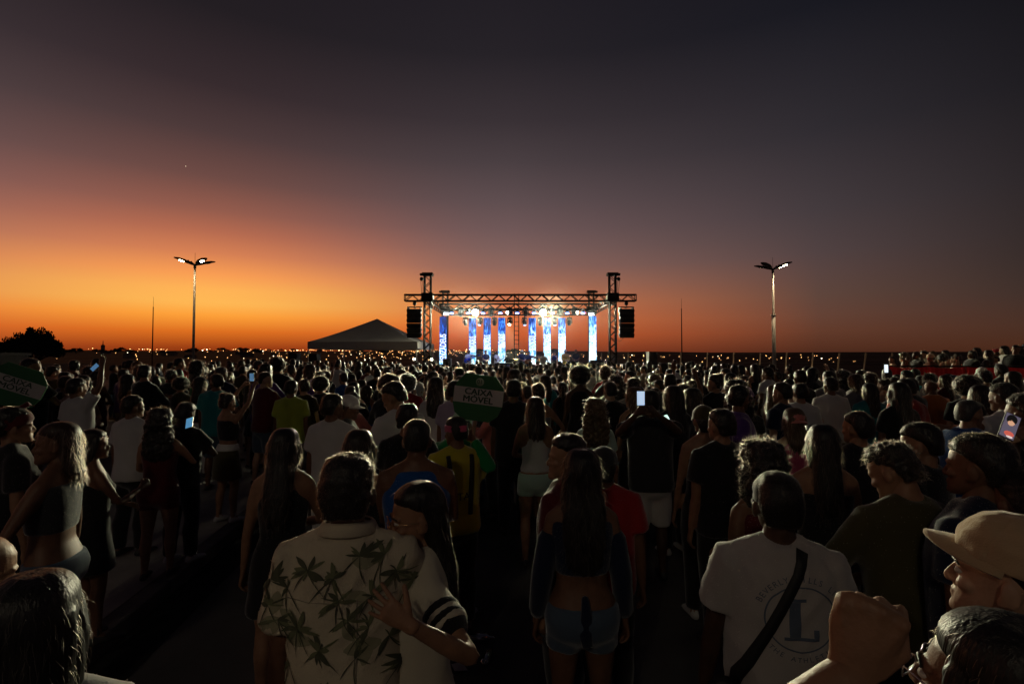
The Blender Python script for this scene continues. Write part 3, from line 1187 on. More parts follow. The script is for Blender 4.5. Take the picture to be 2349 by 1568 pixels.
def tree_meshes(w, h, seed, clumps=46, leaves=4200, leaf=.28, trunk_h=.35):
    g = random.Random(seed)
    t = Geo()
    t.tube([(0, 0, -1.0), (.1, 0, h * trunk_h * .5), (.0, .1, h * trunk_h)], [w * .035, w * .028, w * .024], n=10)
    cs = []
    for k in range(clumps):
        a = g.uniform(0, 2 * math.pi)
        u = g.random() ** .6
        rr = u * w * .46
        zt = h * (trunk_h + .12) + (h * (1 - trunk_h - .2)) * math.sqrt(max(0.0, 1 - u * u)) * g.uniform(.45, 1.0)
        c = Vector((rr * math.cos(a), rr * math.sin(a), zt))
        cs.append((c, g.uniform(.07, .13) * w))
    for c, r in cs[::3]:
        m = Vector((c.x * .4, c.y * .4, h * trunk_h + (c.z - h * trunk_h) * .45))
        t.tube([(0, 0, h * trunk_h * .9), m, c], [w * .018, w * .010, w * .004], n=6)
    q = np.random.default_rng(seed)
    P = []
    for c, r in cs:
        k = leaves // clumps
        d = q.normal(size=(k, 3))
        d /= np.linalg.norm(d, axis=1)[:, None]
        P.append(np.array(c) + d * (r * (q.random(k) ** .35))[:, None] * np.array([1, 1, .62]))
    P = np.concatenate(P)
    n = len(P)
    d1 = q.normal(size=(n, 3))
    d1 /= np.linalg.norm(d1, axis=1)[:, None]
    d2 = np.cross(d1, q.normal(size=(n, 3)))
    d2 /= np.linalg.norm(d2, axis=1)[:, None] + 1e-9
    s = leaf * (0.6 + 0.8 * q.random(n))[:, None]
    V = np.stack([P + d1 * s, P + d2 * s * .55, P - d1 * s, P - d2 * s * .55], axis=1).reshape(-1, 3)
    F = (np.arange(n)[:, None] * 4 + np.arange(4)[None, :]).tolist()
    cm = bpy.data.meshes.new('crown')
    cm.from_pydata(V.tolist(), [], F)
    cm.materials.append(LEAF)
    return t.mesh('trunk', [BARK]), cm


def put_tree(meshes, loc, sc, rz, label, group=None, name='tree'):
    e = empty(name, loc, rz)
    e.scale = sc
    tag(e, label, 'tree', group)
    link('trunk', meshes[0], e)
    link('crown', meshes[1], e)
    return e


bt = tree_meshes(11.6, 7.4, 5, 60, 9000, .24)
p = at(77, 800, 125)
tz = land(p.x, 125)
put_tree(bt, (p.x, 125, tz), (1, 1, (at(77, 752, 125).z - tz) / 7.2), 0.3, 'broad dark spreading tree standing beside the far lights on the left')
bt2 = tree_meshes(9, 6, 9, 40, 4000, .26)
p = at(-34, 800, 125)
put_tree(bt2, (p.x, 125, tz), (1, 1, (at(-8, 772, 125).z - tz) / 6.0), 1.0, 'smaller dark tree cut by the left picture edge beside the broad tree')
far_t = [tree_meshes(12, 7, 21 + k, 26, 900, .55, .2) for k in range(3)]
for k in range(54):
    az = R(rng.uniform(-49, -2)) if k < 44 else R(rng.uniform(-5, 5))
    r = rng.uniform(1500, 2900)
    x, y = r * math.sin(az), r * math.cos(az)
    s = rng.uniform(1.2, 2.6)
    put_tree(far_t[k % 3], (x, y, land(x, y) - .6), (s * rng.uniform(1, 1.7), s, s * .95), rng.uniform(0, 6), ('wide low' if k % 3 == 0 else 'small round' if k % 3 == 1 else 'ragged') + ' dark tree on the far skyline ' + zone_of(x, y).replace('below', 'behind'), 'trees of the far town', 'distant_tree')
HWALL = mat('house_wall', (0.22, 0.19, 0.16), rough=.9, var=.2, vscale=.5)
HROOF = mat('house_roof', (0.12, 0.06, 0.04), rough=.9, var=.2, vscale=.5)
hb_ = Geo()
hb_.box((0, 0, 2), (12, 8, 5))
hbm = hb_.mesh('wall', [HWALL], False)
hr_ = Geo()
hr_.add([(-6.4, -4.4, 4.5), (6.4, -4.4, 4.5), (6.4, 4.4, 4.5), (-6.4, 4.4, 4.5), (-6.4, 0, 6.6), (6.4, 0, 6.6)], [(0, 1, 5, 4), (2, 3, 4, 5), (0, 4, 3), (1, 2, 5), (3, 2, 1, 0)])
hrm = hr_.mesh('roof', [HROOF], False)
for k in range(34):
    az = R(rng.uniform(-46, -6))
    r = rng.uniform(900, 2300)
    x, y = r * math.sin(az), r * math.cos(az)
    e = empty('house', (x, y, land(x, y)), rng.uniform(-.6, .6))
    s = rng.uniform(.8, 1.5)
    e.scale = (s * rng.uniform(1, 2), s, s * rng.uniform(.8, 1.2))
    tag(e, ('long' if e.scale.x > s * 1.5 else 'small') + ' dark house ' + ('on the far slope ' if r > 1500 else 'in the nearer town ') + zone_of(x, y).replace('below', 'behind'), 'house', 'houses of the far town')
    link('wall', hbm, e)
    link('roof', hrm, e)
# church-like tower on the skyline
p = at(236, 800, 1500)
tw = empty('water_tower', (p.x, 1500, land(p.x, 1500)))
tag(tw, 'slim tower with a mast on the town skyline right of the broad tree', 'tower')
g = Geo()
g.box((0, 0, 8), (7, 7, 26))
link('shaft', g.mesh('shaft', [HWALL], False), tw)
g = Geo()
g.tube([(0, 0, 20), (0, 0, 24), (0, 0, 34)], [2.6, 1.2, .45], n=8)
g.box((0, 0, 31), (3.4, .6, .6))
link('mast', g.mesh('mast', [HWALL], False), tw)

# town lamps
WARM = mat('lamp_warm', (1, .6, .3), emit=(1.0, .48, .16), estr=5.5)
COOL = mat('lamp_cool', (1, .95, .85), emit=(1.0, .80, .52), estr=7.5)
ico = Geo()
ico.ell((0, 0, 0), (1, 1, 1), 8, 6)
icom = ico.mesh('town_lamp', [WARM])


def lamp_spot(r, az):
    x, y = r * math.sin(az), r * math.cos(az)
    return Vector((x, y, land(x, y) + rng.uniform(5, 9)))


far_mass = Geo()
for k in range(560):
    q = rng.random()
    if q < .58:
        az = R(rng.gauss(-13, 9))
    elif q < .86:
        az = R(rng.uniform(-46, -5))
    else:
        az = R(rng.uniform(0, 34))
    r = math.exp(rng.uniform(math.log(420), math.log(2900))) if az < .05 else rng.uniform(420, 900)
    if az < .05 and rng.random() < .35:
        r = rng.uniform(2200, 2950)
    pt = lamp_spot(r, az)
    s = r / 512.0 * rng.uniform(.13, .30)
    if k < 90:
        s *= 1.35
        cool = rng.random() < .45
        o = link('town_lamp', icom, None, [COOL if cool else WARM], loc=pt)
        o.scale = (s, s, s)
        tag(o, 'tiny ' + ('white' if cool else 'amber') + ' street light ' + ('high on the far slope ' if r > 2000 else 'midway up the far slope ' if r > 900 else 'low in the far town ') + zone_of(pt.x, pt.y).replace('below', 'behind'), 'street light', 'street lights of the far town')
    else:
        far_mass.ell(pt, (s, s, s), 6, 4)
tag(link('town_lights', far_mass.mesh('town_lights', [WARM])), 'mass of tiny amber lights across the far town', 'lights', kind='stuff')

# evening star
st = link('evening_star', icom, None, [COOL], loc=at(426, 381, 6000))
st.scale = (1.7, 1.7, 1.7)
tag(st, 'single white evening star alone in the dusk sky on the left', 'star')

# ------------------------------------------------------------------ lamp posts
POLE = mat('pole_paint', (0.26, 0.25, 0.23), rough=.5, spec=.5, var=.1, vscale=2)
LENS = mat('lit_lens', (1, 1, 1), emit=(1.0, .84, .48), estr=60.0)
LENS_OFF = mat('unlit_lens', (.25, .25, .25), rough=.2)


def petal_mesh():
    g = Geo()
    g.tube([(0, 0, 0), (.18, 0, .02), (.34, 0, .05), (.62, 0, .09), (.95, 0, .10), (1.16, 0, .08)], [(.05, .04), (.07, .05), (.17, .075), (.23, .085), (.20, .07), (.10, .035)], n=14, ref=(0, 0, 1))
    g.ell((.42, 0, .16), (.05, .05, .05), 8, 6)
    return g.mesh('luminaire', [METAL_B])


PETAL = petal_mesh()
g = Geo()
g.ell((.74, 0, .013), (.17, .10, .022), 12, 6)
LENSM = g.mesh('lens', [LENS])


def lamp_post(loc, h, rz, lit, label, base=.0, energy=STREET_W, color=(1.0, .72, .42)):
    e = empty('lamp_post', loc, rz)
    tag(e, label, 'lamp post', 'lamp posts of the lot')
    g = Geo()
    g.tube([(0, 0, -.1), (0, 0, h * .42), (0, 0, h - .22)], [.085, .075, .055], n=14, round_ends=False)
    link('pole', g.mesh('pole', [POLE]), e)
    if base:
        g = Geo()
        g.tube([(0, 0, -.1), (0, 0, base - .06)], [.115, .115], n=14, round_ends=False)
        g.tube([(0, 0, base - .06), (0, 0, base + .06)], [.135, .135], n=14, round_ends=False)
        link('pole_sleeve', g.mesh('pole_sleeve', [POLE]), e)
    g = Geo()
    g.tube([(0, 0, h - .26), (0, 0, h + .02)], [.075, .085], n=12, round_ends=False)
    g.tube([(0, 0, h), (0, 0, h + .75)], [.012, .008], n=6)
    link('spigot', g.mesh('spigot', [METAL_B]), e)
    for k, a in enumerate((35, -35, 145, 215)):
        M = Matrix.Rotation(R(a), 4, 'Z') @ Matrix.Rotation(R(-14), 4, 'Y')
        pt = link('luminaire', PETAL, e, matrix=Matrix.Translation((0, 0, h - .05)) @ M)
        link('lens', LENSM, pt, [LENS if k in lit else LENS_OFF])
        if k in lit:
            ld = bpy.data.lights.new('street_light', 'SPOT')
            ld.energy = energy
            ld.color = color
            ld.spot_size = R(150)
            ld.spot_blend = .6
            ld.shadow_soft_size = .12
            lo = bpy.data.objects.new('street_light', ld)
            COL.objects.link(lo)
            lo.parent = pt
            lo.location = (.74, 0, -.03)
    return e


p = at(443, 836, 32)
lamp_post((p.x, 32, 0), 7.85, R(8), (1, 3), 'lamp post with two lit heads left of the tent against the orange sky', energy=STREET_W * .3)
p = at(1776, 836, 33)
lamp_post((p.x, 33, 0), 7.75, R(-6), (0, 1), 'pale lamp post with a thicker foot and one lit head, right of the stage', base=4.75)
lamp_post((-3.0, -8.2, 0), 7.6, R(40), (0, 1, 2, 3), 'added fill lamp post with four lit heads, unseen behind the viewer', energy=STREET_W * BACK_FILL, color=(1.0, .82, .62))  # unseen post, added as warm fill on the nearest backs
lamp_post((17.8, 9.0, 0), 7.0, R(-30), (2, 3), 'added fill lamp post with two lit heads, unseen right of the guest platform', energy=STREET_W * SIDE_FILL)  # out of view, added to brighten the guest platform

# masts
for nm, x, yt, d, lab in (('lightning_mast', 352, 686, 62, 'thin dark lightning mast left of the left lamp post'), ('lightning_mast', 1563, 690, 58, 'thin dark lightning mast between the stage and the right lamp post')):
    t_ = at(x, yt, d)
    e = empty(nm, (t_.x, d, -.5))
    tag(e, lab, 'mast')
    hh = t_.z + .5
    g = Geo()
    g.tube([(0, 0, -2), (0, 0, hh * .45), (0, 0, hh * .9)], [.085, .065, .045], n=8)
    link('pole', g.mesh('pole', [METAL_B]), e)
    g = Geo()
    g.tube([(0, 0, hh * .89), (0, 0, hh + .3)], [.022, .012], n=6)
    link('rod', g.mesh('rod', [METAL_B]), e)

# fence of slanting concrete posts with wires, right
fe = empty('wire_fence', (0, 0, 0))
tag(fe, 'wire fence of slanting pale concrete posts beyond the crowd, right of the stage', 'fence')
FP = mat('fence_concrete', (0.34, 0.27, 0.2), rough=.9, var=.2, vscale=6)
WIRE = mat('fence_wire', (0.12, 0.11, 0.1), rough=.5, metal=.6)
g = Geo()
g.box((0, 0, 1.19), (.085, .085, 2.42))
pm = g.mesh('post', [FP], False)
tops = []
for k in range(14):
    xs = 1380 + k * 60.6
    t_ = at(xs, 806.5, 40)
    ln = R(2 + max(0, k - 4) * 1.1)
    h_ = 2.30
    link('post', pm, fe, loc=(t_.x - math.sin(ln) * h_, 40, 0), rot=(0, ln, 0))
    tops.append((t_.x, ln))
for z in (.95, 1.6, 2.28):
    g = Geo()
    g.tube([(x - math.sin(l) * (2.3 - z), 40, z) for x, l in tops], [.011] * len(tops), n=5)
    link('wire', g.mesh('wire', [WIRE]), fe)

# low far wall line and grey booth at the left
g = Geo()
p0, p1 = at(66, 832, 30), at(210, 834, 30)
g.box(((p0.x + p1.x) / 2, 30, .83), (p1.x - p0.x, .18, 1.66))
tag(link('low_wall', g.mesh('low_wall', [mat('wall_render', (.42, .30, .2), rough=.9, var=.2, vscale=1.5, bump=.2, bscale=20)], False)), 'low pale wall behind the crowd below the broad tree', 'wall')
p0, p1 = at(-330, 850, 17), at(-92, 850, 17)
bo = empty('ticket_booth', ((p0.x + p1.x) / 2, 18.2, 0))
tag(bo, 'plain grey booth behind the crowd at the left picture edge', 'booth')
bw = p1.x - p0.x
g = Geo()
g.box((0, 0, 1.05), (bw, 2.4, 2.1))
link('wall_panel', g.mesh('wall_panel', [mat('booth_panel', (.05, .046, .043), rough=.8, var=.15, vscale=1.2)], False), bo)
g = Geo()
g.box((0, 0, 2.16), (bw + .12, 2.52, .10))
link('roof', g.mesh('roof', [mat('booth_roof', (.06, .055, .05), rough=.7)], False), bo)
g = Geo()
for k in range(4):
    g.box((-bw / 2 + .25 + k * bw / 4, -1.225, 1.05), (.05, .05, 2.08))
for k, o_ in enumerate(range(4)):
    gg = Geo()
    gg.box((-bw / 2 + .25 + k * bw / 4, -1.225, 1.05), (.05, .045, 2.08))
    link('stile', gg.mesh('stile', [MATS['booth_roof']], False), bo)

# ------------------------------------------------------------------ tent
TENT = mat('tent_canvas', (.50, .47, .42), rough=.85, spec=.2, var=.07, vscale=1.2, bump=.15, bscale=8)
nt = TENT.node_tree
f0 = at(706, 800, 31.0)
f1 = at(957, 800, 31.0)
tw_, td_ = f1.x - f0.x, 6.6
te = empty('party_tent', ((f0.x + f1.x) / 2, 31.0 + td_ / 2, 0))
tag(te, 'pale pyramid canvas party tent left of the stage', 'tent')
eav, drop_, apex = 2.98, .42, 4.62
hx, hy = tw_ / 2, td_ / 2
corners = [(-hx, -hy), (hx, -hy), (hx, hy), (-hx, hy)]
for k in range(4):
    a, b = corners[k], corners[(k + 1) % 4]
    vs, fs = [], []
    N = 10
    for i in range(N + 1):
        t_ = i / N
        for j in range(N + 1):
            s_ = j / N
            ex, ey = a[0] + (b[0] - a[0]) * s_, a[1] + (b[1] - a[1]) * s_
            z = eav + (apex - eav) * (t_ ** 1.12)
            z -= .10 * math.sin(math.pi * s_) * math.sin(math.pi * min(1, t_ * 1.1)) * (1 - t_)
            vs.append((ex * (1 - t_), ey * (1 - t_), z))
    for i in range(N):
        for j in range(N):
            fs.append((i * (N + 1) + j, i * (N + 1) + j + 1, (i + 1) * (N + 1) + j + 1, (i + 1) * (N + 1) + j))
    g = Geo()
    g.add(vs, fs)
    link('roof_panel', g.mesh('roof_panel', [TENT]), te)
    vs, fs = [], []
    for j in range(25):
        s_ = j / 24
        ex, ey = a[0] + (b[0] - a[0]) * s_, a[1] + (b[1] - a[1]) * s_
        sag = .035 * math.sin(math.pi * s_) + .01 * math.sin(s_ * 40)
        nx, ny = (b[1] - a[1]) / max(tw_, td_), -(b[0] - a[0]) / max(tw_, td_)
        w_ = .012 * math.sin(s_ * 34 + k)
        vs += [(ex * 1.003, ey * 1.003, eav + .004), (ex * 1.004 + nx * w_, ey * 1.004 + ny * w_, eav - drop_ - sag)]
    for j in range(24):
        fs.append((2 * j, 2 * j + 1, 2 * j + 3, 2 * j + 2))
    g = Geo()
    g.add(vs, fs)
    link('valance', g.mesh('valance', [TENT]), te)
    g = Geo()
    g.tube([(corners[k][0] * .985, corners[k][1] * .985, 0), (corners[k][0] * .985, corners[k][1] * .985, eav - .02)], [.035, .035], n=8, round_ends=False)
    link('post', g.mesh('post', [mat('tent_post', (.5, .5, .5), rough=.5)]), te)
    g = Geo()
    g.tube([(a[0] * .98, a[1] * .98, eav - .06), (b[0] * .98, b[1] * .98, eav - .06)], [.025, .025], n=6)
    link('rail', g.mesh('rail', [METAL_B]), te)
# ------------------------------------------------------------------ stage rig
TRUSS = mat('truss_black', (0.006, 0.006, 0.006), rough=.65, spec=.25, var=.2, vscale=5)
_u = Geo()
_u.tube([(0, 0, 0), (0, 0, 1)], [1, 1], n=7, round_ends=False)
BAR = _u.mesh('chord', [TRUSS])


def bar(name, parent, a, b, r, me=None):
    a, b = Vector(a), Vector(b)
    d = b - a
    q = d.to_track_quat('Z', 'Y').to_matrix().to_4x4()
    M = Matrix.Translation(a) @ q @ Matrix.Diagonal((r, r, d.length, 1))
    return link(name, me or BAR, parent, matrix=M)


def truss(name, label, a, b, w, h, pitch, group, cat, upv=(0, 0, 1), all_faces=False):
    a, b = Vector(a), Vector(b)
    e = empty(name, a)
    tag(e, label, cat, group)
    d = b - a
    L = d.length
    t = d / L
    up = Vector(upv)
    up = (up - t * up.dot(t)).normalized()
    sd = t.cross(up)
    C = [(sx, sz) for sx in (-1, 1) for sz in (-1, 1)]

    def P(s, sx, sz):
        return t * s + sd * (sx * w / 2) + up * (sz * h / 2)
    for sx, sz in C:
        bar('chord', e, P(0, sx, sz), P(L, sx, sz), .042)
    n = max(2, int(round(L / pitch)))
    for i in range(n):
        s0, s1 = L * i / n, L * (i + 1) / n
        for sx in (-1, 1):
            q = i % 2 == 0
            bar('brace', e, P(s0, sx, -1 if q else 1), P(s1, sx, 1 if q else -1), .026)
        if all_faces:
            for sz in (-1, 1):
                q = i % 2 == 0
                bar('brace', e, P(s0, -1 if q else 1, sz), P(s1, 1 if q else -1, sz), .022)
    for s in (0, L):
        for sx in (-1, 1):
            bar('end_bar', e, P(s, sx, -1), P(s, sx, 1), .026)
        for sz in (-1, 1):
            bar('end_bar', e, P(s, -1, sz), P(s, 1, sz), .026)
    return e


FY, MY, RY = 30.0, 34.0, 38.0
XL, XR = at(981, 700, FY).x, at(1405, 700, FY).x
BZ = 5.52
HT = 6.98


def tower(x, y, h, lab, side):
    e = truss('truss_tower', lab, (x, y, .02), (x, y, h - .14), .36, .36, .36, 'towers of the stage rig', 'tower', upv=(0, 1, 0), all_faces=True)
    g = Geo()
    g.box((0, 0, h - .09), (.62, .48, .16))
    g.box((-side * .30, 0, h - .10), (.30, .26, .12))
    link('head_beam', g.mesh('head_beam', [TRUSS], False), e)
    g = Geo()
    g.ell((-side * .36, 0, h - .36), (.12, .10, .12), 10, 8)
    link('chain_motor', g.mesh('chain_motor', [PLASTIC_B]), e)
    for dx in (-.05, .06):
        bar('chain', e, (-side * .36 + dx, 0, h - .4), (-side * .32 + dx * .6, 0, BZ + .2), .012)
    g = Geo()
    g.box((0, 0, BZ), (.66, .62, .50))
    link('sleeve_block', g.mesh('sleeve_block', [TRUSS], False), e)
    g = Geo()
    g.box((0, 0, .02), (.9, .9, .04))
    link('base_plate', g.mesh('base_plate', [TRUSS], False), e)
    return e


tower(XL, FY, HT, 'tall black front truss tower at the left of the stage', 1)
tower(XR, FY, HT, 'tall black front truss tower at the right of the stage', -1)
tower(XL, RY, HT, 'black rear truss tower behind the leftmost screen', 1)
tower(XR, RY, HT, 'black rear truss tower beside the rightmost screen', -1)
bx0, bx1 = at(929, 684, FY).x, at(1458, 684, FY).x
gB = 'beams of the stage rig'
truss('truss_beam', 'long black front beam across the stage top carrying the speaker stacks', (bx0, FY, BZ), (bx1, FY, BZ), .36, .36, .42, gB, 'truss')
truss('truss_beam', 'black middle beam across the stage carrying the bright white lamps', (XL + .2, MY, BZ - .12), (XR - .2, MY, BZ - .12), .36, .36, .45, gB, 'truss')
truss('truss_beam', 'black rear beam the screens hang from', (XL, RY, BZ - .16), (XR, RY, BZ - .16), .36, .36, .45, gB, 'truss')
truss('truss_beam', 'black side beam running back at the left of the stage', (XL, FY + .3, BZ - .12), (XL, RY - .3, BZ - .12), .36, .36, .45, gB, 'truss')
truss('truss_beam', 'black side beam running back at the right of the stage', (XR, FY + .3, BZ - .12), (XR, RY - .3, BZ - .12), .36, .36, .45, gB, 'truss')

# ladder mast behind the middle
lx = at(1185, 700, 38.7).x
la = empty('ladder_mast', (lx, 38.7, 0))
tag(la, 'upright black ladder mast behind the middle of the stage', 'ladder')
lh = at(1185, 673, 38.7).z
for s in (-1, 1):
    bar('rail', la, (s * .17, 0, 0), (s * .17, 0, lh), .035)
k = 0
z = .3
while z < lh + .02:
    bar('rung', la, (-.17, 0, z), (.17, 0, z), .022)
    z += .34

# line arrays
CAB = mat('speaker_black', (0.010, 0.010, 0.011), rough=.6, spec=.4, bump=.2, bscale=150)


def line_array(x, lab, tilt):
    e = empty('line_array', (x, FY, 0))
    tag(e, lab, 'speaker', 'hanging speaker stacks')
    ztop = 4.86
    g = Geo()
    g.box((0, 0, ztop + .12), (.86, .08, .06))
    g.box((-.36, 0, ztop + .06), (.05, .5, .14))
    g.box((.36, 0, ztop + .06), (.05, .5, .14))
    g.box((0, .0, ztop + .10), (.10, .55, .06))
    link('fly_frame', g.mesh('fly_frame', [TRUSS], False), e)
    g = Geo()
    g.ell((0, 0, BZ - .32), (.12, .1, .14), 10, 8)
    g.tube([(0, 0, BZ - .2), (0, 0, ztop + .12)], [.018, .018], n=6)
    link('chain_hoist', g.mesh('chain_hoist', [PLASTIC_B]), e)
    cb = Geo()
    cb.add([(-.41, -.26, -.134), (.41, -.26, -.134), (.36, .26, -.125), (-.36, .26, -.125), (-.41, -.26, .134), (.41, -.26, .134), (.36, .26, .125), (-.36, .26, .125)],
           [(3, 2, 1, 0), (4, 5, 6, 7), (0, 1, 5, 4), (1, 2, 6, 5), (2, 3, 7, 6), (3, 0, 4, 7)])
    cb.box((-.425, -.05, .03), (.03, .30, .12))
    cb.box((.425, -.05, .03), (.03, .30, .12))
    cm = cb.mesh('cabinet', [CAB], False)
    z = ztop - .12
    y = 0.0
    for k in range(6):
        a = R(k * k * .55)
        link('cabinet', cm, e, loc=(0, y + .02, z - .02), rot=(a, 0, 0))
        z -= .272
        y += math.sin(a) * .20
    g = Geo()
    g.tube([(0, .30, z + .2), (-tilt * .3, .35, z - .12), (-tilt * .75, .2, z + .05), (-tilt * (abs(x - (XL if tilt < 0 else XR)) - .2), 0.1, z + .35)], [.014] * 4, n=6)
    link('cable', g.mesh('cable', [PLASTIC_B]), e)


line_array(at(951, 740, FY).x, 'black speaker stack hanging from the left end of the front beam', -1)
line_array(at(1437, 740, FY).x, 'black speaker stack hanging from the right end of the front beam', 1)

# deck
SX0, SX1, SY0, SY1, SZ = XL + .5, XR - .5, 31.2, 38.4, .70
sg = empty('stage_platform', ((SX0 + SX1) / 2, (SY0 + SY1) / 2, 0))
tag(sg, 'low dark stage platform between the truss towers', 'stage')
DECK = mat('stage_deck', (0.02, 0.02, 0.022), rough=.6, var=.2, vscale=3)
nx_, ny_ = 5, 4
dw, dd = (SX1 - SX0) / nx_, (SY1 - SY0) / ny_
g = Geo()
g.box((0, 0, SZ - .04), (dw - .012, dd - .012, .08))
dm = g.mesh('deck_board', [DECK], False)
for i in range(nx_):
    for j in range(ny_):
        link('deck_board', dm, sg, loc=(-(SX1 - SX0) / 2 + dw * (i + .5), -(SY1 - SY0) / 2 + dd * (j + .5), 0))
g = Geo()
g.box((0, -(SY1 - SY0) / 2 + .02, SZ / 2 - .05), (SX1 - SX0, .03, SZ - .1))
link('skirt', g.mesh('skirt', [mat('skirt_cloth', (.012, .012, .013), rough=.95)], False), sg)

# LED columns
def led_mat():
    m = bpy.data.materials.new('led_picture')
    m.use_nodes = True
    nt = m.node_tree
    N, Lk = nt.nodes, nt.links
    N.clear()
    out = N.new('ShaderNodeOutputMaterial')
    em = N.new('ShaderNodeEmission')
    em.inputs['Strength'].default_value = 1.6
    geo = N.new('ShaderNodeNewGeometry')
    mp = N.new('ShaderNodeMapping')
    mp.inputs['Scale'].default_value = (3.2, 0.1, 1.0)
    mp.inputs['Rotation'].default_value = (0, R(24), 0)
    Lk.new(geo.outputs['Position'], mp.inputs['Vector'])
    nz = N.new('ShaderNodeTexNoise')
    nz.inputs['Scale'].default_value = 1.5
    nz.inputs['Detail'].default_value = 6
    nz.inputs['Distortion'].default_value = 1.6
    Lk.new(mp.outputs[0], nz.inputs['Vector'])
    sp = N.new('ShaderNodeSeparateXYZ')
    Lk.new(geo.outputs['Position'], sp.inputs[0])
    # deep blue picture at the screen top, pale cyan lower down; each column shifted
    md = N.new('ShaderNodeMath')
    md.operation = 'MULTIPLY_ADD'
    Lk.new(sp.outputs['Z'], md.inputs[0])
    md.inputs[1].default_value = -.085
    md.inputs[2].default_value = .37
    md2 = N.new('ShaderNodeMath')
    md2.operation = 'MULTIPLY_ADD'
    Lk.new(sp.outputs['X'], md2.inputs[0])
    md2.inputs[1].default_value = .018
    Lk.new(md.outputs[0], md2.inputs[2])
    ad = N.new('ShaderNodeMath')
    ad.operation = 'ADD'
    Lk.new(nz.outputs['Fac'], ad.inputs[0])
    Lk.new(md2.outputs[0], ad.inputs[1])
    cr = N.new('ShaderNodeValToRGB')
    E = cr.color_ramp.elements
    stops = [(.34, (.004, .012, .07)), (.46, (.006, .04, .33)), (.55, (.03, .17, .72)), (.62, (.16, .50, .95)), (.72, (.50, .82, 1.0)), (.84, (.85, .95, 1.0))]
    while len(E) < len(stops):
        E.new(.5)
    for k, (q, c) in enumerate(stops):
        E[k].position = q
        E[k].color = (*c, 1)
    Lk.new(ad.outputs[0], cr.inputs[0])
    Lk.new(cr.outputs[0], em.inputs['Color'])
    Lk.new(em.outputs[0], out.inputs['Surface'])
    MATS['led_picture'] = m
    return m


LED = led_mat()
LEDW = mat('led_letters', (1, 1, 1), emit=(.92, .97, 1.0), estr=1.5)
LEDB = mat('led_band', (1, 1, 1), emit=(.25, .55, .95), estr=1.5)


def text_mesh(s, size, ext=.0, align='CENTER', bold=0.0, name='lettering'):
    cu = bpy.data.curves.new('txt', 'FONT')
    cu.body = s
    cu.size = size
    cu.align_x = align
    cu.align_y = 'CENTER'
    cu.extrude = ext
    cu.offset = bold
    cu.resolution_u = 3
    o = bpy.data.objects.new('txt', cu)
    COL.objects.link(o)
    dg = bpy.context.evaluated_depsgraph_get()
    me = bpy.data.meshes.new_from_object(o.evaluated_get(dg))
    bpy.data.objects.remove(o)
    bpy.data.curves.remove(cu)
    me.name = name
    me.materials.clear()
    return me


TXT = text_mesh('BENZADEUS', 1.0, .004, bold=.008)
_c = co_of(TXT)
_w, _h = np.ptp(_c[:, 0]), np.ptp(_c[:, 1])
_c[:, 0] = (_c[:, 0] - _c[:, 0].min()) / _w - .5
_c[:, 1] = (_c[:, 1] - _c[:, 1].min()) / _h - .5
set_co(TXT, _c)
TXT.materials.append(LEDW)

cols = [(1016.5, 726, 36.2, .50, (766, 834)), (1084, 729, 37.4, .52, (771, 807)), (1117.5, 729, 37.4, .52, (768, 801)), (1151, 729, 37.4, .52, (766, 797)), (1221, 729, 37.4, .52, (769, 803)),
        (1255, 729, 37.4, .52, (766, 803)), (1289, 729, 37.4, .52, (764, 806)), (1359.5, 725, 36.2, .53, (769, 818))]
names = ['leftmost', 'second', 'third', 'fourth', 'fifth', 'sixth', 'seventh', 'rightmost']
for i, (x, yt, d, w, tx) in enumerate(cols):
    t_ = at(x, yt, d)
    hh = 3.36
    npn = 6
    e = empty('led_column', (t_.x, d, t_.z - hh))
    side = 'left of the ladder mast' if i < 4 else 'right of the ladder mast'
    tag(e, f'tall narrow glowing blue and white screen, {names[i]} of the eight, {side}', 'led screen', 'hanging screens at the back of the stage')
    e.rotation_euler = (0, 0, R(-8) if i == 0 else (R(10) if i == 7 else 0))
    g = Geo()
    g.box((0, .05, hh / 2), (w + .03, .06, hh + .02))
    link('frame', g.mesh('frame', [PLASTIC_B], False), e)
    g = Geo()
    g.box((0, 0, 0), (w, .02, hh / npn - .006))
    pmh = g.mesh('panel', [LED], False)
    for k in range(npn):
        link('panel', pmh, e, loc=(0, 0, hh / npn * (k + .5)))
    z1, z0 = at(x, tx[0], d).z - (t_.z - hh), max(.12, at(x, tx[1], d).z - (t_.z - hh))
    M = Matrix.Translation((0, -.016, (z0 + z1) / 2)) @ Matrix.Rotation(R(90), 4, 'X') @ Matrix.Rotation(R(90), 4, 'Z') @ Matrix.Diagonal((z1 - z0, w * .90, 1, 1))
    link('lettering', TXT, e, matrix=M)
    for dx in (-.15, .15):
        bar('hanger', e, (dx, .06, hh), (dx, .06, hh + .42), .012)

# moving heads and par cans
WHITE_L = mat('head_beam_white', (1, 1, 1), emit=(1.0, .97, .74), estr=170.0)
WHITE_S = mat('head_beam_soft', (1, 1, 1), emit=(1.0, .92, .66), estr=12.0)
BLUE_L = mat('par_blue', (.3, .4, 1), emit=(.16, .26, 1.0), estr=14.0)
BLUE_S = mat('head_glint', (.6, .7, 1), emit=(.45, .6, 1.0), estr=2.5)
GLASS_D = mat('dark_lens', (.02, .02, .03), rough=.08, spec=.8)


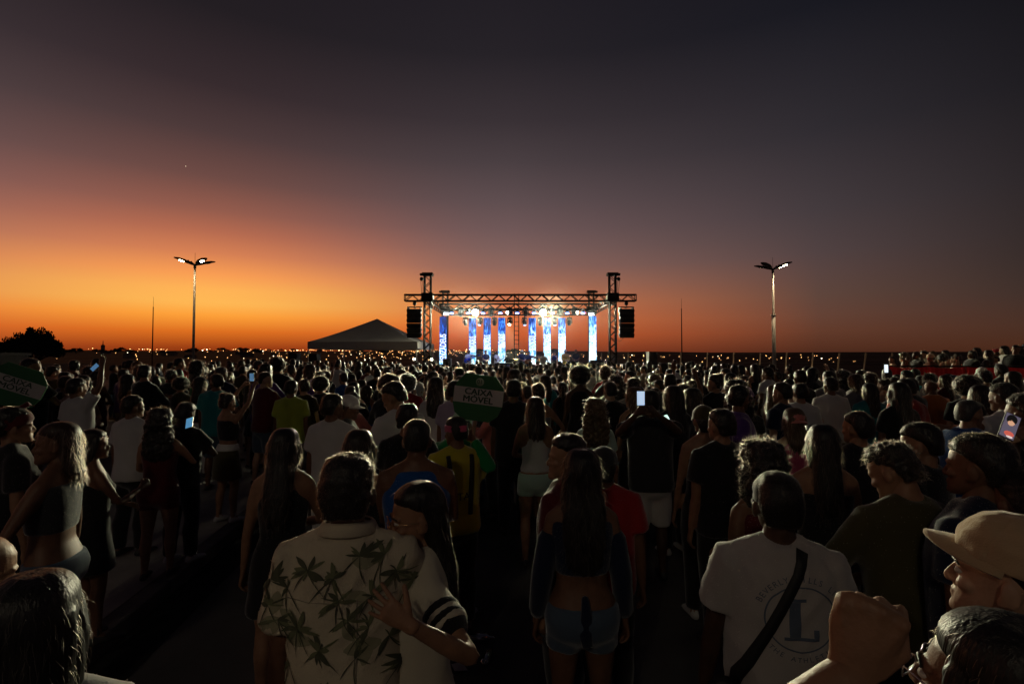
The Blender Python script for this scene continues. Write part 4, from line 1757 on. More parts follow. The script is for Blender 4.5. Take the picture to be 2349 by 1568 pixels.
def yoke_meshes():
    y = Geo()
    y.box((0, 0, -.06), (.36, .26, .13))
    y.box((-.185, 0, -.27), (.05, .12, .34))
    y.box((.185, 0, -.27), (.05, .12, .34))
    y.box((0, 0, .04), (.08, .08, .08))
    b = Geo()
    b.tube([(0, 0, .20), (0, 0, .10), (0, 0, -.10), (0, 0, -.24)], [.10, .145, .145, .12], n=14, round_ends=False)
    b.tube([(0, 0, .20), (0, 0, .23)], [.10, .06], n=14, round_ends=False)
    l = Geo()
    l.ell((0, 0, -.245), (.112, .112, .03), 14, 6)
    return y.mesh('yoke', [PLASTIC_B], False), b.mesh('head', [PLASTIC_B]), l.mesh('lens', [GLASS_D])


YOKE, HEADM, LENSH = yoke_meshes()
_l = Geo()
_l.ell((0, 0, -.25), (.205, .205, .06), 18, 8)
LENSB = _l.mesh('lens', [WHITE_L])


def moving_head(px, py, d, tilt, pan, mode, lab):
    q = at(px, py, d)
    e = empty('moving_head', (q.x, d, q.z + .32))
    tag(e, lab, 'stage light', 'moving head lamps of the rig')
    link('yoke', YOKE, e)
    M = Matrix.Translation((0, 0, -.34)) @ Matrix.Rotation(R(pan), 4, 'Z') @ Matrix.Rotation(R(-tilt), 4, 'X')
    h = link('head', HEADM, e, matrix=M)
    link('lens', LENSB if mode == 'beam' else LENSH, h, [{'beam': WHITE_L, 'soft': WHITE_S, 'glint': BLUE_S, 'off': GLASS_D}[mode]])
    if mode in ('beam', 'soft'):
        ld = bpy.data.lights.new('beam_light', 'SPOT')
        ld.energy = (HEAD_W * (1.3 if px > 1180 else .7)) if mode == 'beam' else HEAD_W * .16
        ld.color = (1.0, .95, .62)
        ld.spot_size = R(84)
        ld.spot_blend = 1.0
        ld.shadow_soft_size = .18
        lo = bpy.data.objects.new('beam_light', ld)
        COL.objects.link(lo)
        lo.parent = h
        lo.location = (0, 0, -.34)
    return e


up_src = [(1152, 'off'), (1190, 'beam'), (1228, 'off'), (1274, 'soft'), (1314, 'off'), (1356, 'beam'), (1400, 'off'), (1437, 'soft')]
for k, (sx, md_) in enumerate(up_src):
    x = sx * .9176
    lab = {'off': 'unlit black moving head lamp under the middle beam', 'beam': 'dazzling white moving head lamp above the %s screen' % ('second' if k == 1 else 'sixth'), 'soft': 'softly lit moving head lamp %s' % ('left of the ladder mast' if k == 3 else 'above the seventh screen')}[md_]
    if md_ == 'off':
        lab = 'unlit black moving head under the middle beam, ' + ['left of the dazzling left lamp', '', 'above the third and fourth screens', '', 'just right of the ladder mast', '', 'right of the brightest lamp', ''][k]
    moving_head(x, 716, MY, 84 if md_ != 'off' else 20, {1: -10, 3: -38, 5: 10, 7: 38}.get(k, 0), md_, lab)
lo_src = [(1164, 'off', 15), (1199.5, 'glint', 25), (1236.5, 'off', 10), (1275, 'soft', 40), (1310.5, 'glint', 20), (1311 + 40, 'off', 5), (1350 + 37, 'glint', 20), (1423, 'off', 12)]
for k, (sx, md_, tl) in enumerate(lo_src):
    w = ['left of the second screen', 'between second and third screens', 'between third and fourth screens', 'right of the fourth screen', 'left of the fifth screen', 'between fifth and sixth screens', 'between sixth and seventh screens', 'right of the seventh screen'][k]
    moving_head([1068, 1101, 1134, 1170, 1203, 1239, 1272, 1306][k], 738, RY - .1, tl, (-1) ** k * 18, md_, 'moving head lamp hanging under the rear beam ' + w)
g = Geo()
g.tube([(0, 0, .16), (0, 0, .10), (0, 0, -.05), (0, 0, -.15)], [.06, .11, .115, .135], n=14, round_ends=False)
PARM = g.mesh('can', [PLASTIC_B])
g = Geo()
g.ell((0, 0, -.155), (.125, .125, .022), 14, 6)
PARL = g.mesh('lens', [BLUE_L])
g = Geo()
g.tube([(-.14, 0, 0), (-.14, 0, .20), (.14, 0, .20), (.14, 0, 0)], [.012] * 4, n=6)
PARY = g.mesh('bracket', [PLASTIC_B])
par_src = [1129, 1171, 1207.5, 1250.8, 1293, 1335, 1381, 1418, 1457]
for k, sx in enumerate(par_src):
    q = at(sx * .9176, 713, MY - .2)
    e = empty('par_can', (q.x, MY - .2, q.z))
    w = ['nearest the left tower', 'second from the left tower', 'third from the left tower', 'left of the ladder mast', 'right at the ladder mast', 'left of the brightest lamp', 'right of the brightest lamp', 'second from the right tower', 'nearest the right tower'][k]
    tag(e, 'small blue glowing par lamp under the middle beam, ' + w, 'stage light', 'blue par lamps of the rig')
    link('bracket', PARY, e)
    c_ = link('can', PARM, e, rot=(R(-16), 0, 0))
    link('lens', PARL, c_)
    ld = bpy.data.lights.new('par_light', 'SPOT')
    ld.energy = PAR_W
    ld.color = (.20, .28, 1.0)
    ld.spot_size = R(70)
    ld.spot_blend = .6
    ld.shadow_soft_size = .1
    lo_ = bpy.data.objects.new('par_light', ld)
    COL.objects.link(lo_)
    lo_.parent = c_
    lo_.location = (0, 0, -.2)
    lo_.rotation_euler = (R(24), 0, 0)
# bright strip bars on the side beams
BARL = mat('strip_light', (1, 1, 1), emit=(.75, .85, 1.0), estr=5.0)
for s, x, y_, lab in ((1, 1028, 713, 'blue white bar lamp on the left side beam'), (-1, 1352, 714, 'blue white bar lamp on the right side beam')):
    q = at(x - s * 6, y_ + 4, 35.0)
    e = empty('wash_light', (q.x, 35.0, q.z))
    tag(e, lab, 'stage light')
    e.rotation_euler = (R(30), 0, R(s * 35))
    g = Geo()
    g.box((0, 0, 0), (.52, .24, .30))
    link('housing', g.mesh('housing', [PLASTIC_B], False), e)
    for dz in (-.08, .04):
        g = Geo()
        g.box((.0, -.125, dz), (.40, .02, .05))
        link('lamp_tube', g.mesh('lamp_tube', [BARL], False), e)
    bar('hanger', e, (0, 0, .15), (0, .1, .5), .02)

# small floor gear: speakers on the deck and in the crowd
g = Geo()
g.box((0, 0, .55), (.62, .55, 1.1))
SPK = g.mesh('cabinet', [CAB], False)
g = Geo()
g.box((0, -.283, .55), (.54, .012, 1.0))
SPG = g.mesh('grille', [mat('speaker_grille', (.02, .02, .02), rough=.5, bump=.6, bscale=300)], False)


def speaker(px, d, z, h, w, lab, stand=None):
    q = at(px, 820, d)
    e = empty('loudspeaker', (q.x, d, z))
    tag(e, lab, 'speaker')
    c = link('cabinet', SPK, e)
    c.scale = (w / .62, 1, h / 1.1)
    s = link('grille', SPG, e)
    s.scale = (w / .62, 1, h / 1.1)
    if stand:
        bar('stand_pole', e, (0, 0, -z), (0, 0, .02), .03)
        for a in (0, 2.1, 4.2):
            bar('stand_leg', e, (0, 0, -z + .6), (.5 * math.sin(a), .5 * math.cos(a), -z), .018)


speaker(1026, 32.6, SZ, 1.25, .5, 'dark loudspeaker standing on the stage before the leftmost screen')
speaker(1368, 33.4, SZ, 1.15, .72, 'dark loudspeaker standing on the stage before the rightmost screen')
speaker(676, 27, 1.45, .80, .42, 'black loudspeaker on a stand left of the tent corner', True)
speaker(722, 27, 1.40, .82, .42, 'black loudspeaker on a stand under the tent corner', True)
speaker(1495, 27, 1.55, .78, .44, 'black loudspeaker on a stand right of the hanging speaker stack', True)

# keyboard, drums, stands
kq = at(1138, 826, 33.2)
ke = empty('keyboard', (kq.x + .55, 33.2, SZ))
tag(ke, 'long keyboard on a stand between the guitarist and the drummer', 'keyboard')
g = Geo()
g.box((0, 0, .92), (1.3, .36, .10))
link('keyboard_case', g.mesh('keyboard_case', [PLASTIC_B], False), ke)
g = Geo()
g.box((0, .05, .978), (1.2, .16, .015))
link('keys', g.mesh('keys', [mat('ivory', (.7, .7, .68), rough=.4)], False), ke)
g = Geo()
g.box((.45, .1, 1.10), (.36, .24, .24))
link('mixer', g.mesh('mixer', [PLASTIC_B], False), ke)
for s in (-1, 1):
    bar('stand_leg', ke, (-s * .45, 0, 0), (s * .45, 0, .87), .022)
dq = at(1163, 826, 36)
de = empty('drum_kit', (dq.x, 35.6, SZ))
tag(de, 'drum kit with cymbals on the stage left of the ladder mast', 'drums')
DR = mat('drum_shell', (.05, .05, .09), rough=.25)
CY = mat('cymbal_brass', (.6, .42, .16), rough=.3, metal=1)
for nm, c_, r_, h_ in (('bass_drum', (0, 0, .3), .29, .42), ('snare_drum', (-.42, .15, .62), .18, .14), ('tom_drum', (.18, .0, .82), .15, .2), ('floor_tom', (.5, .25, .35), .2, .4)):
    g = Geo()
    if nm == 'bass_drum':
        g.tube([(c_[0], c_[1] - h_ / 2, c_[2]), (c_[0], c_[1] + h_ / 2, c_[2])], [r_, r_], n=18, round_ends=False)
    else:
        g.tube([(c_[0], c_[1], c_[2] - h_ / 2), (c_[0], c_[1], c_[2] + h_ / 2)], [r_, r_], n=18, round_ends=False)
    link(nm, g.mesh(nm, [DR]), de)
for c_ in ((-.55, -.05, 1.15), (.6, -.05, 1.2)):
    g = Geo()
    g.ell(c_, (.23, .23, .012), 16, 6, Matrix.Rotation(.2, 3, 'X'))
    link('cymbal', g.mesh('cymbal', [CY]), de)
    bar('cymbal_stand', de, (c_[0], c_[1], 0), c_, .012)
g = Geo()
g.tube([(.85, -.1, 1.1), (.85, -.1, .80)], [.02, .10], n=10, round_ends=False)


def mic_stand(px, d, lab, h=1.45):
    q = at(px, 820, d)
    e = empty('microphone_stand', (q.x, d, SZ))
    tag(e, lab, 'mic stand')
    bar('pole', e, (0, 0, 0), (0, 0, h - .35), .014)
    bar('boom', e, (0, .1, h - .42), (0, -.0 + .45, h + .05), .010)
    g = Geo()
    g.tube([(0, .45, h + .05), (0, .56, h + .08)], [.018, .030], n=8)
    link('microphone', g.mesh('microphone', [PLASTIC_B]), e)
    for a in (0.3, 2.4, 4.5):
        bar('foot', e, (0, 0, .06), (.28 * math.sin(a), .28 * math.cos(a), .012), .012)


mic_stand(1060, 32.9, 'microphone stand before the performer in cream at the left of the stage')
mic_stand(1310, 33.4, 'microphone stand right of the performer in mustard')
mic_stand(968, 32.0, 'microphone stand at the left end of the stage', 1.2)

# guitars
def guitar(M, body_c, lab):
    e = link('guitar', None)
    e.matrix_world = M
    tag(e, lab, 'guitar')
    GW = mat('guitar_' + body_c, {'blue': (.02, .08, .5), 'white': (.7, .7, .68), 'brown': (.2, .08, .03)}[body_c], rough=.2)
    g = Geo()
    g.ell((0, 0, 0), (.17, .028, .15), 18, 8)
    g.ell((.20, 0, .01), (.13, .026, .115), 18, 8)
    link('body', remesh(g.mesh('b'), .012, 2), e)
    e.children[0].data.materials.append(GW)
    g = Geo()
    g.box((.58, -.028, .0), (.62, .022, .05))
    link('neck', g.mesh('neck', [mat('guitar_neck', (.12, .06, .03), rough=.4)], False), e)
    g = Geo()
    g.box((.95, -.02, .0), (.16, .02, .08))
    link('headstock', g.mesh('headstock', [GW], False), e)
    return e

# smoke of the show hanging in the rig
g = Geo()
g.box(((XL + XR) / 2, 35.0, 4.6), (13.4, 9.2, 8.0))
SM = bpy.data.materials.new('smoke')
SM.use_nodes = True
SM.node_tree.nodes.clear()
_o = SM.node_tree.nodes.new('ShaderNodeOutputMaterial')
_v = SM.node_tree.nodes.new('ShaderNodeVolumePrincipled')
_v.inputs['Color'].default_value = (.9, .9, .92, 1)
_v.inputs['Density'].default_value = SMOKE_D
_v.inputs['Anisotropy'].default_value = .45
SM.node_tree.links.new(_v.outputs[0], _o.inputs['Volume'])
tag(link('stage_smoke', g.mesh('stage_smoke', [SM], False)), 'thin show smoke hanging round the stage lamps', 'smoke', kind='stuff')
# ------------------------------------------------------------------ people
def world_of(fig, x, ytop, d, rz, hair_h=.236, zg=None):
    """root matrix that puts the figure's head top at that place with its feet on the ground"""
    P = at(x, ytop, d)
    top = fig.H @ Vector((0, -.01, hair_h))
    rot = Matrix.Rotation(rz, 4, 'Z')
    s = 1.0
    for _ in range(3):
        off = rot @ Vector((top.x * s, top.y * s, 0))
        rx, ry = P.x - off.x, P.y - off.y
        z = ground_z(rx, ry) if zg is None else zg
        s = (P.z - z) / top.z
    return Matrix.Translation((rx, ry, z)) @ rot @ Matrix.Scale(s, 4)


PEOPLE_XY = []
KEEP_CLEAR = []
HAIR_CACHE = {}


def get_hair(kind, n, voxel, seed, length=None, sw=.0013):
    key = (kind, n, voxel, seed, length)
    if key not in HAIR_CACHE:
        HAIR_CACHE[key] = hair_mesh(kind, n, voxel, seed, length, sw)
    return HAIR_CACHE[key]


CAPS = None


def put_cap(body, fig, color, back=False, pitch=0.0, hi=False, lift=0.0):
    global CAPS
    if hi:
        d_, b_ = cap_meshes(.0045)
    else:
        if CAPS is None:
            CAPS = cap_meshes(.009)
        d_, b_ = CAPS
    M = fig.H @ Matrix.Translation((0, -.01, .13 + lift)) @ Matrix.Rotation(R(pitch), 4, 'X') @ Matrix.Rotation(R(180 if back else 0), 4, 'Z') @ Matrix.Translation((0, .01, -.13))
    c = link('cap', d_, body, [cloth(color)], matrix=M)
    link('brim', b_, c, [cloth(color)])
    return c


def hero(x, y, d, label, sex='m', rz=0, hair='short', tone='black', sk='brown', top=('tee', 'white'), bot=('trousers', 'black'), head=(0, 0, 0), R_='down', L_='down', lean=0, side=0, twist=0, fat=1.0,
         cap=None, capback=False, cappitch=0, caplift=0.0, hq=None, group='people in the nearer rows', hlen=None, folds=.006, hem=None, beard=False, stride=.03, zg=None, hair_h=None, eyes=False, seed=None):
    seed = abs(int(x)) if seed is None else seed
    q = hq if hq is not None else (2 if d < 2.2 else (1 if d < 3.4 else 0))
    vox, fine, hv, cv = [(.022, .0098, .0078, .021), (.016, .0075, .006, .0155), (.0115, .0048, .0042, .0098)][q]
    kw = dict(sex=sex, head=head, lean=lean, side=side, twist=twist, fat=fat, stride=stride, beard=beard)
    f0 = Fig(**kw)
    hh = hair_h if hair_h is not None else {'afro': .30, 'curly': .265, 'quiff': .248, 'bun': .245, 'fade': .230}.get(hair, .238)
    W = world_of(f0, x, y, d, R(rz), hh, zg)
    Wi = W.inverted()
    arms = []
    for spec in (R_, L_):
        if isinstance(spec, dict) and 'world' in spec:
            sp = dict(spec)
            sp['w'] = tuple(Wi @ Vector(spec['world']))
            sp['abs'] = True
            sp['mirror'] = False
            Q = Wi.to_3x3()
            sp['pole'] = tuple(Q @ Vector(spec['pole']))
            sp['back'] = tuple(Q @ Vector(spec['back']))
            if spec.get('hx'):
                sp['hx'] = tuple(Q @ Vector(spec['hx']))
            arms.append(sp)
        else:
            arms.append(spec)
    fig = Fig(R_=arms[0], L_=arms[1], **kw)
    b = link('person', fig.body(vox, fine, hv), mats=[skin(sk), SHOE if seed % 3 else SHOE_W])
    b.matrix_world = W
    tag(b, label, 'person', group)
    out = dict(body=b, fig=fig, W=W)
    if top:
        out['shirt'] = link('shirt' if top[0] not in ('dress',) else 'dress', fig.top(top[0], cv, folds, seed % 17, hem=hem), b, [cloth(top[1])])
        sm_ = out['shirt'].data
        strands(sm_, [300, 700, 1500][q], .0045, [.0017, .0013, .0010][q], 'up', .6, seed, 1.0)
        put_lint(sm_, out['shirt'], 'lint')
    if top is None or top[0] in ('tank', 'strapless', 'halter', 'crop', 'dress', 'fit') or hair is None:
        strands(b.data, [320, 600, 1200][q], .004, [.0016, .0012, .0009][q], 'up', .6, seed, 1.05, 1.75)
        put_lint(b.data, b, 'skin')
    if bot:
        out['bottom'] = link({'trousers': 'trousers', 'shorts': 'shorts', 'hotpants': 'shorts', 'skirt': 'skirt'}[bot[0]], fig.bottom(bot[0], cv, folds * .8, seed % 13), b, [cloth(bot[1])])
    if hair:
        n = [420, 1000, 3000 if hair in ('short', 'fade', 'quiff', 'curly') else 700][q]
        hm2 = get_hair(hair, n, [.010, .0075, .006][q], seed % 9 if q else 1 + seed % 2, hlen, [.0016, .0012, .0009][q])
        out['hair'] = put_hair(hm2, b, tone, fig.H)
    if cap:
        out['cap'] = put_cap(b, fig, cap, capback, cappitch, q == 2, caplift)
    if eyes:
        for s in (-1, 1):
            g = Geo()
            g.ell((s * .031, .0815, .108), (.0135, .0125, .0095), 14, 8)
            ev = link('eye', g.mesh('eye', [mat('eye_white', (.55, .52, .48), rough=.15)]), b, matrix=fig.H)
            g = Geo()
            g.ell((s * .031, .0925, .108), (.0058, .002, .0058), 10, 6)
            link('iris', g.mesh('iris', [mat('iris_brown', (.02, .01, .006), rough=.1)]), ev)
            g = Geo()
            g.tube([(s * .010, .0985, .128), (s * .030, .0985, .1335), (s * .054, .083, .127)], [(.0042, .0022), (.0046, .0024), (.0025, .0018)], n=8)
            link('eyebrow', g.mesh('eyebrow', [hairm(tone)]), b, matrix=fig.H)
    PEOPLE_XY.append((W.translation.x, W.translation.y))
    if 5.0 < d < 9 and zg is None:
        KEEP_CLEAR.append((W.translation.x / W.translation.y, d))
    return out


def tubes(name, paths, m, parent=None, matrix=None, n=8):
    g = Geo()
    for pts, r in paths:
        g.tube(pts, r if isinstance(r, list) else [r] * len(pts), n=n)
    return link(name, g.mesh(name, [m]), parent, matrix=matrix)


def glasses(o, m):
    P = []
    for s in (-1, 1):
        ring = [(s * .032 + .024 * math.cos(a), .112 - .006 * abs(math.cos(a)), .104 + .021 * math.sin(a)) for a in [2 * math.pi * k / 18 for k in range(19)]]
        P.append((ring, .0016))
        P.append(([(s * .056, .106, .112), (s * .078, .06, .114), (s * .082, -.005, .112), (s * .084, -.02, .102)], .0016))
    P.append(([(-.009, .113, .108), (0, .116, .111), (.009, .113, .108)], .0016))
    return tubes('glasses', P, m, o['body'], o['fig'].H, 6)


def shirt_bvh(o):
    me = o['shirt'].data
    return BVHTree.FromPolygons([tuple(v) for v in co_of(me).tolist()], [tuple(p.vertices) for p in me.polygons])


def on_back(bvh, x, z, off=.002):
    h = bvh.ray_cast(Vector((x, -1.5, z)), Vector((0, 1, 0)))
    if h[0] is None:
        return None
    n = h[1]
    if n.y > 0:
        n = -n
    return h[0] + n * off


def phone(loc, face, label, color=(.75, .9, 1.0), strength=1.6, up=(0, 0, 1), sz=(.074, .152), roll=0.0, parts=None):
    """a phone whose lit screen looks along face"""
    y = -Vector(face).normalized()
    u = Vector(up)
    u = (u - y * u.dot(y)).normalized()
    x = u.cross(y) * -1
    x = y.cross(u)
    M = Matrix(((x.x, y.x, u.x, loc[0]), (x.y, y.y, u.y, loc[1]), (x.z, y.z, u.z, loc[2]), (0, 0, 0, 1))) @ Matrix.Rotation(roll, 4, 'Y')
    g = Geo()
    g.box((0, .0045, 0), (sz[0], .008, sz[1]))
    o = link('phone', g.mesh('phone', [PLASTIC_B], False))
    o.matrix_world = M
    tag(o, label, 'phone', 'lit phones in the crowd')
    g = Geo()
    g.box((0, -.0003, 0), (sz[0] * .92, .0008, sz[1] * .94))
    nm = 'screen_%d_%d_%d' % tuple(int(c * 99) for c in color)
    link('screen', g.mesh('screen', [mat(nm + str(int(strength * 10)), color, emit=color, estr=strength)], False), o)
    if parts:
        for nme, c, r, colr in parts:
            g = Geo()
            g.ell((c[0], -.0012, c[1]), (r[0], .0006, r[1]), 14, 5)
            link(nme, g.mesh(nme, [mat('pic_' + nme, colr, emit=colr, estr=1.0)]), o)
    return o


def hand_point(o, key, dx=.09, dz=-.02):
    return (o['W'] @ o['fig'].hand_matrix(key)) @ Vector((dx, 0, dz))


# ---- 1, 2: the couple
man = hero(798, 1046, 1.70, 'man in a white shirt with dark leaf print, his back turned, embraced by a woman', 'm', rz=5, hair='short', tone='black', sk='brown', top=('shirt', 'cream'), bot=('trousers', 'navy'),
           R_='front', L_='down', head=(0, 4, 0), fat=1.0, folds=.020, hair_h=.242)
man['shirt'].material_slots[0].material = mat('leaf_shirt_cloth', (.58, .50, .37), rough=.9, spec=.2, var=.10, vscale=6, bump=.35, bscale=240)
bv = shirt_bvh(man)


def project_poly(bvh, outline_fn, n, off):
    pass


LEAFG = mat('leaf_print_green', (.15, .16, .085), rough=.9)
LEAFD = mat('leaf_print_dark', (.080, .085, .05), rough=.9)
LEAFS = mat('leaf_print_sage', (.30, .28, .18), rough=.9)


def leaf(g, bvh, x, z, ang, L, w, off):
    N = 7
    vs = []
    for i in range(N + 1):
        t = i / N
        cx, cz = x + math.cos(ang) * L * t + math.sin(ang) * .12 * L * math.sin(t * 2.4), z + math.sin(ang) * L * t - .08 * L * t * t
        hw = w * (math.sin(math.pi * min(1, t * .93 + .05)) ** .8)
        for s in (-1, 0, 1):
            q = on_back(bvh, cx - math.sin(ang) * hw * s, cz + math.cos(ang) * hw * s, off)
            if q is None:
                return
            vs.append(q)
    for i in range(len(vs) - 1):
        if (vs[i] - vs[i + 1]).length > .06:
            return
    fs = []
    for i in range(N):
        for s in range(2):
            fs.append((i * 3 + s, i * 3 + s + 1, i * 3 + s + 4, i * 3 + s + 3))
    g.add(vs, fs)


gl = [Geo(), Geo(), Geo()]
lr = random.Random(4)
spots = [(-.17, 1.36), (-.02, 1.40), (.10, 1.34), (.17, 1.40), (.03, 1.27), (-.13, 1.24), (.05, 1.15), (-.16, 1.12), (.15, 1.20), (-.05, 1.03), (.12, 1.02), (-.18, .98), (.02, .92), (.17, .90), (-.10, .86), (-.235, 1.30), (.235, 1.28), (-.245, 1.20), (.24, 1.18), (0.0, 1.33), (.06, 1.46), (-.10, 1.42), (.13, 1.45), (-.20, 1.26), (.09, 1.24), (-.06, 1.18), (.19, 1.10), (-.11, 1.00), (.06, .98), (-.03, .88), (.13, .94), (-.23, 1.38), (.22, 1.36)]
for (x, z) in spots:
    a0 = lr.uniform(0, 6.28)
    nl = lr.randint(6, 12)
    for k in range(nl):
        leaf(gl[lr.randint(0, 1)], bv, x, z, a0 + lr.uniform(-1.5, 1.5) + k * .45, lr.uniform(.022, .075), lr.uniform(.002, .009), .0022 + .0004 * k)
    if lr.random() < .75:
        leaf(gl[2], bv, x + lr.uniform(-.03, .03), z + lr.uniform(-.03, .03), lr.uniform(0, 6.28), lr.uniform(.06, .12), lr.uniform(.014, .03), .0017)
    for k in range(2):
        leaf(gl[1], bv, x, z, lr.uniform(3.8, 5.6), lr.uniform(.06, .12), .0018, .0045)
for g, m in zip(gl, (LEAFG, LEAFD, LEAFS)):
    tag(link('leaf_print', g.mesh('leaf_print', [m]), man['shirt']), kind='stuff')
# collar, yoke seam, box pleat
f = man['fig']
col = Geo()
ring = []
for k in range(25):
    a = 2 * math.pi * k / 24
    ring.append((a, math.sin(a), math.cos(a)))
vs, fs = [], []
for j, (dr, dz) in enumerate([(.006, .030), (.012, .034), (.020, .026), (.034, -.004), (.030, -.008), (.016, .016)]):
    for a, sx, cy in ring:
        p = Vector(((.068 + dr) * sx, (.066 + dr) * cy - .018, 1.512 + dz + .010 * -cy))
        vs.append(f.TT(p))
for j in range(5):
    for k in range(24):
        fs.append((j * 25 + k, j * 25 + k + 1, (j + 1) * 25 + k + 1, (j + 1) * 25 + k))
col.add(vs, fs)
link('collar', col.mesh('collar', [MATS['leaf_shirt_cloth']]), man['shirt'])
SEAM = mat('shirt_seam', (.30, .26, .2), rough=.9)
pth = [on_back(bv, -.17 + .34 * k / 14, 1.335 - .012 * math.cos((k - 7) / 7), .0012) for k in range(15)]
tubes('seam', [([p for p in pth if p], .0016)], SEAM, man['shirt'], n=6)
pth = [on_back(bv, .055, 1.33 - .4 * k / 14, .0012) for k in range(15)]
tubes('pleat', [([p for p in pth if p], .0022)], SEAM, man['shirt'], n=6)

wr = at(938, 1432, 1.42)
wom = hero(958, 1110, 1.84, 'woman with round glasses and long black hair embracing the man in the leaf print shirt', 'f', rz=110, hair='tucked', tone='black', sk='tan', top=('tee', 'cream'), bot=('trousers', 'light denim'),
           L_=dict(world=tuple(wr), pole=(.9, -.15, -.7), back=(0, -1, .15), hx=(-.8, .05, .55), hand='spread'), R_='front', head=(0, -4, 0), eyes=True, hlen=-.24)
glasses(wom, mat('gold_wire', (.6, .4, .2), rough=.25, metal=1))
a = wom['fig'].arms['L']
for t0 in (.36, .50):
    tubes('stripe', [([a['S'].lerp(a['E'], t0), a['S'].lerp(a['E'], t0 + .035)], [.0715, .0725])], cloth('black'), wom['shirt'], n=18)

# ---- 18: crossbody man with the printed shirt
lman = hero(1784, 1091, 1.84, 'man in a white T-shirt with a printed L, black strap across his back', 'm', hair='fade', tone='black', sk='dark', top=('tee', 'off white'), bot=('trousers', 'grey'), R_='down', L_=dict(w=(.26, .10, .86), pole=(.5, -1, 0), back=(1, .3, 0), hand='relaxed'), fat=1.03, folds=.013, rz=-12)
put_cap(lman['body'], lman['fig'], 'black', False, -4)
bv = shirt_bvh(lman)
PRINT = mat('faded_blue_print', (.10, .13, .19), rough=.9)


def flat_to_back(me, cx, cz, off=.0025, sx=1.0):
    """lay a flat lettering mesh (x right, y up) on the back of the shirt"""
    c = co_of(me)
    ok = []
    for p in c:
        q = on_back(bv, cx + float(p[0]) * sx, cz + float(p[1]), off)
        ok.append(q if q is not None else Vector((cx + p[0], -.14, cz + p[1])))
    set_co(me, np.array([tuple(q) for q in ok]))
    return me


pc = (.040, 1.27)
g = Geo()
vs, fs = [], []
for k in range(129):
    a = 2 * math.pi * k / 128
    for r in (1.0, .955):
        vs.append(on_back(bv, pc[0] + .125 * r * math.cos(a), pc[1] + .116 * r * math.sin(a), .002) or Vector((0, 0, 1)))
for k in range(128):
    fs.append((2 * k, 2 * k + 1, 2 * k + 3, 2 * k + 2))
g.add(vs, fs)
link('ring_print', g.mesh('ring_print', [PRINT]), lman['shirt'])
g = Geo()


def quadgrid(x0, x1, z0, z1, n=14):
    vs, fs = [], []
    for i in range(n + 1):
        for j in range(n + 1):
            vs.append(on_back(bv, pc[0] + x0 + (x1 - x0) * i / n, pc[1] + z0 + (z1 - z0) * j / n, .0034) or Vector((0, 0, 1)))
    for i in range(n):
        for j in range(n):
            fs.append((i * (n + 1) + j, (i + 1) * (n + 1) + j, (i + 1) * (n + 1) + j + 1, i * (n + 1) + j + 1))
    g.add(vs, fs)


quadgrid(-.042, -.004, -.062, .062)
quadgrid(-.060, .016, .0625, .074, 14)
quadgrid(-.060, .058, -.074, -.0625, 14)
quadgrid(.040, .058, -.062, -.034, 10)
link('letter_print', g.mesh('letter_print', [PRINT]), lman['shirt'])
arc = Geo()


def arc_text(s, r0x, r0z, a_mid, da, size, flip=False):
    n = len(s)
    for i, ch in enumerate(s):
        if ch == ' ':
            continue
        a = a_mid + (-(i - (n - 1) / 2) * da if not flip else (i - (n - 1) / 2) * da)
        tm = text_mesh(ch, size)
        rot = a - math.pi / 2 if not flip else a + math.pi / 2
        c = co_of(tm)
        vs = []
        for p in c:
            x = p[0] * math.cos(rot) - p[1] * math.sin(rot) + r0x * math.cos(a)
            z = p[0] * math.sin(rot) + p[1] * math.cos(rot) + r0z * math.sin(a)
            vs.append(on_back(bv, pc[0] + x, pc[1] + z, .0034) or Vector((0, 0, 1)))
        arc.add(vs, [tuple(q.vertices) for q in tm.polygons])
        bpy.data.meshes.remove(tm)


arc_text('BEVERLY HILLS LIFE', .150, .141, math.pi / 2, .135, .029)
arc_text('THE ATHLETIC', .150, .141, -math.pi / 2, .135, .025, True)
tag(link('lettering', arc.mesh('lettering', [PRINT]), lman['shirt']), kind='stuff')
# strap and pouch
BAGM = mat('bag_nylon', (.012, .012, .013), rough=.6, bump=.2, bscale=200)
pts = [(.055, 1.497), (.045, 1.46), (.03, 1.42), (.005, 1.37), (-.03, 1.30), (-.065, 1.23), (-.10, 1.16), (-.135, 1.09), (-.165, 1.03), (-.185, .98)]
sv, sf = [], []
for k, (x, z) in enumerate(pts):
    for s in (-1, 1):
        q = on_back(bv, x + s * .019 * .9, z - s * .019 * .42, .006)
        sv.append(q if q is not None else Vector((x + s * .018, -.10 if z < 1.48 else -.04, z + .006)))
for k in range(len(pts) - 1):
    sf.append((2 * k, 2 * k + 1, 2 * k + 3, 2 * k + 2))
g = Geo()
g.add(sv, sf)
bag = empty('shoulder_bag')
bag.matrix_world = lman['W']
tag(bag, 'black crossbody bag worn by the man in the shirt printed with an L', 'bag')
so = link('strap', g.mesh('strap', [BAGM]), bag)
sd = so.modifiers.new('thick', 'SOLIDIFY')
sd.thickness = .003
g = Geo()
g.ell((-.215, -.10, .92), (.075, .05, .10), 16, 12)
pm_ = remesh(g.mesh('pouch'), .012, 2)
pm_.materials.append(BAGM)
link('pouch', pm_, bag)
gl_ = hero_gl = None

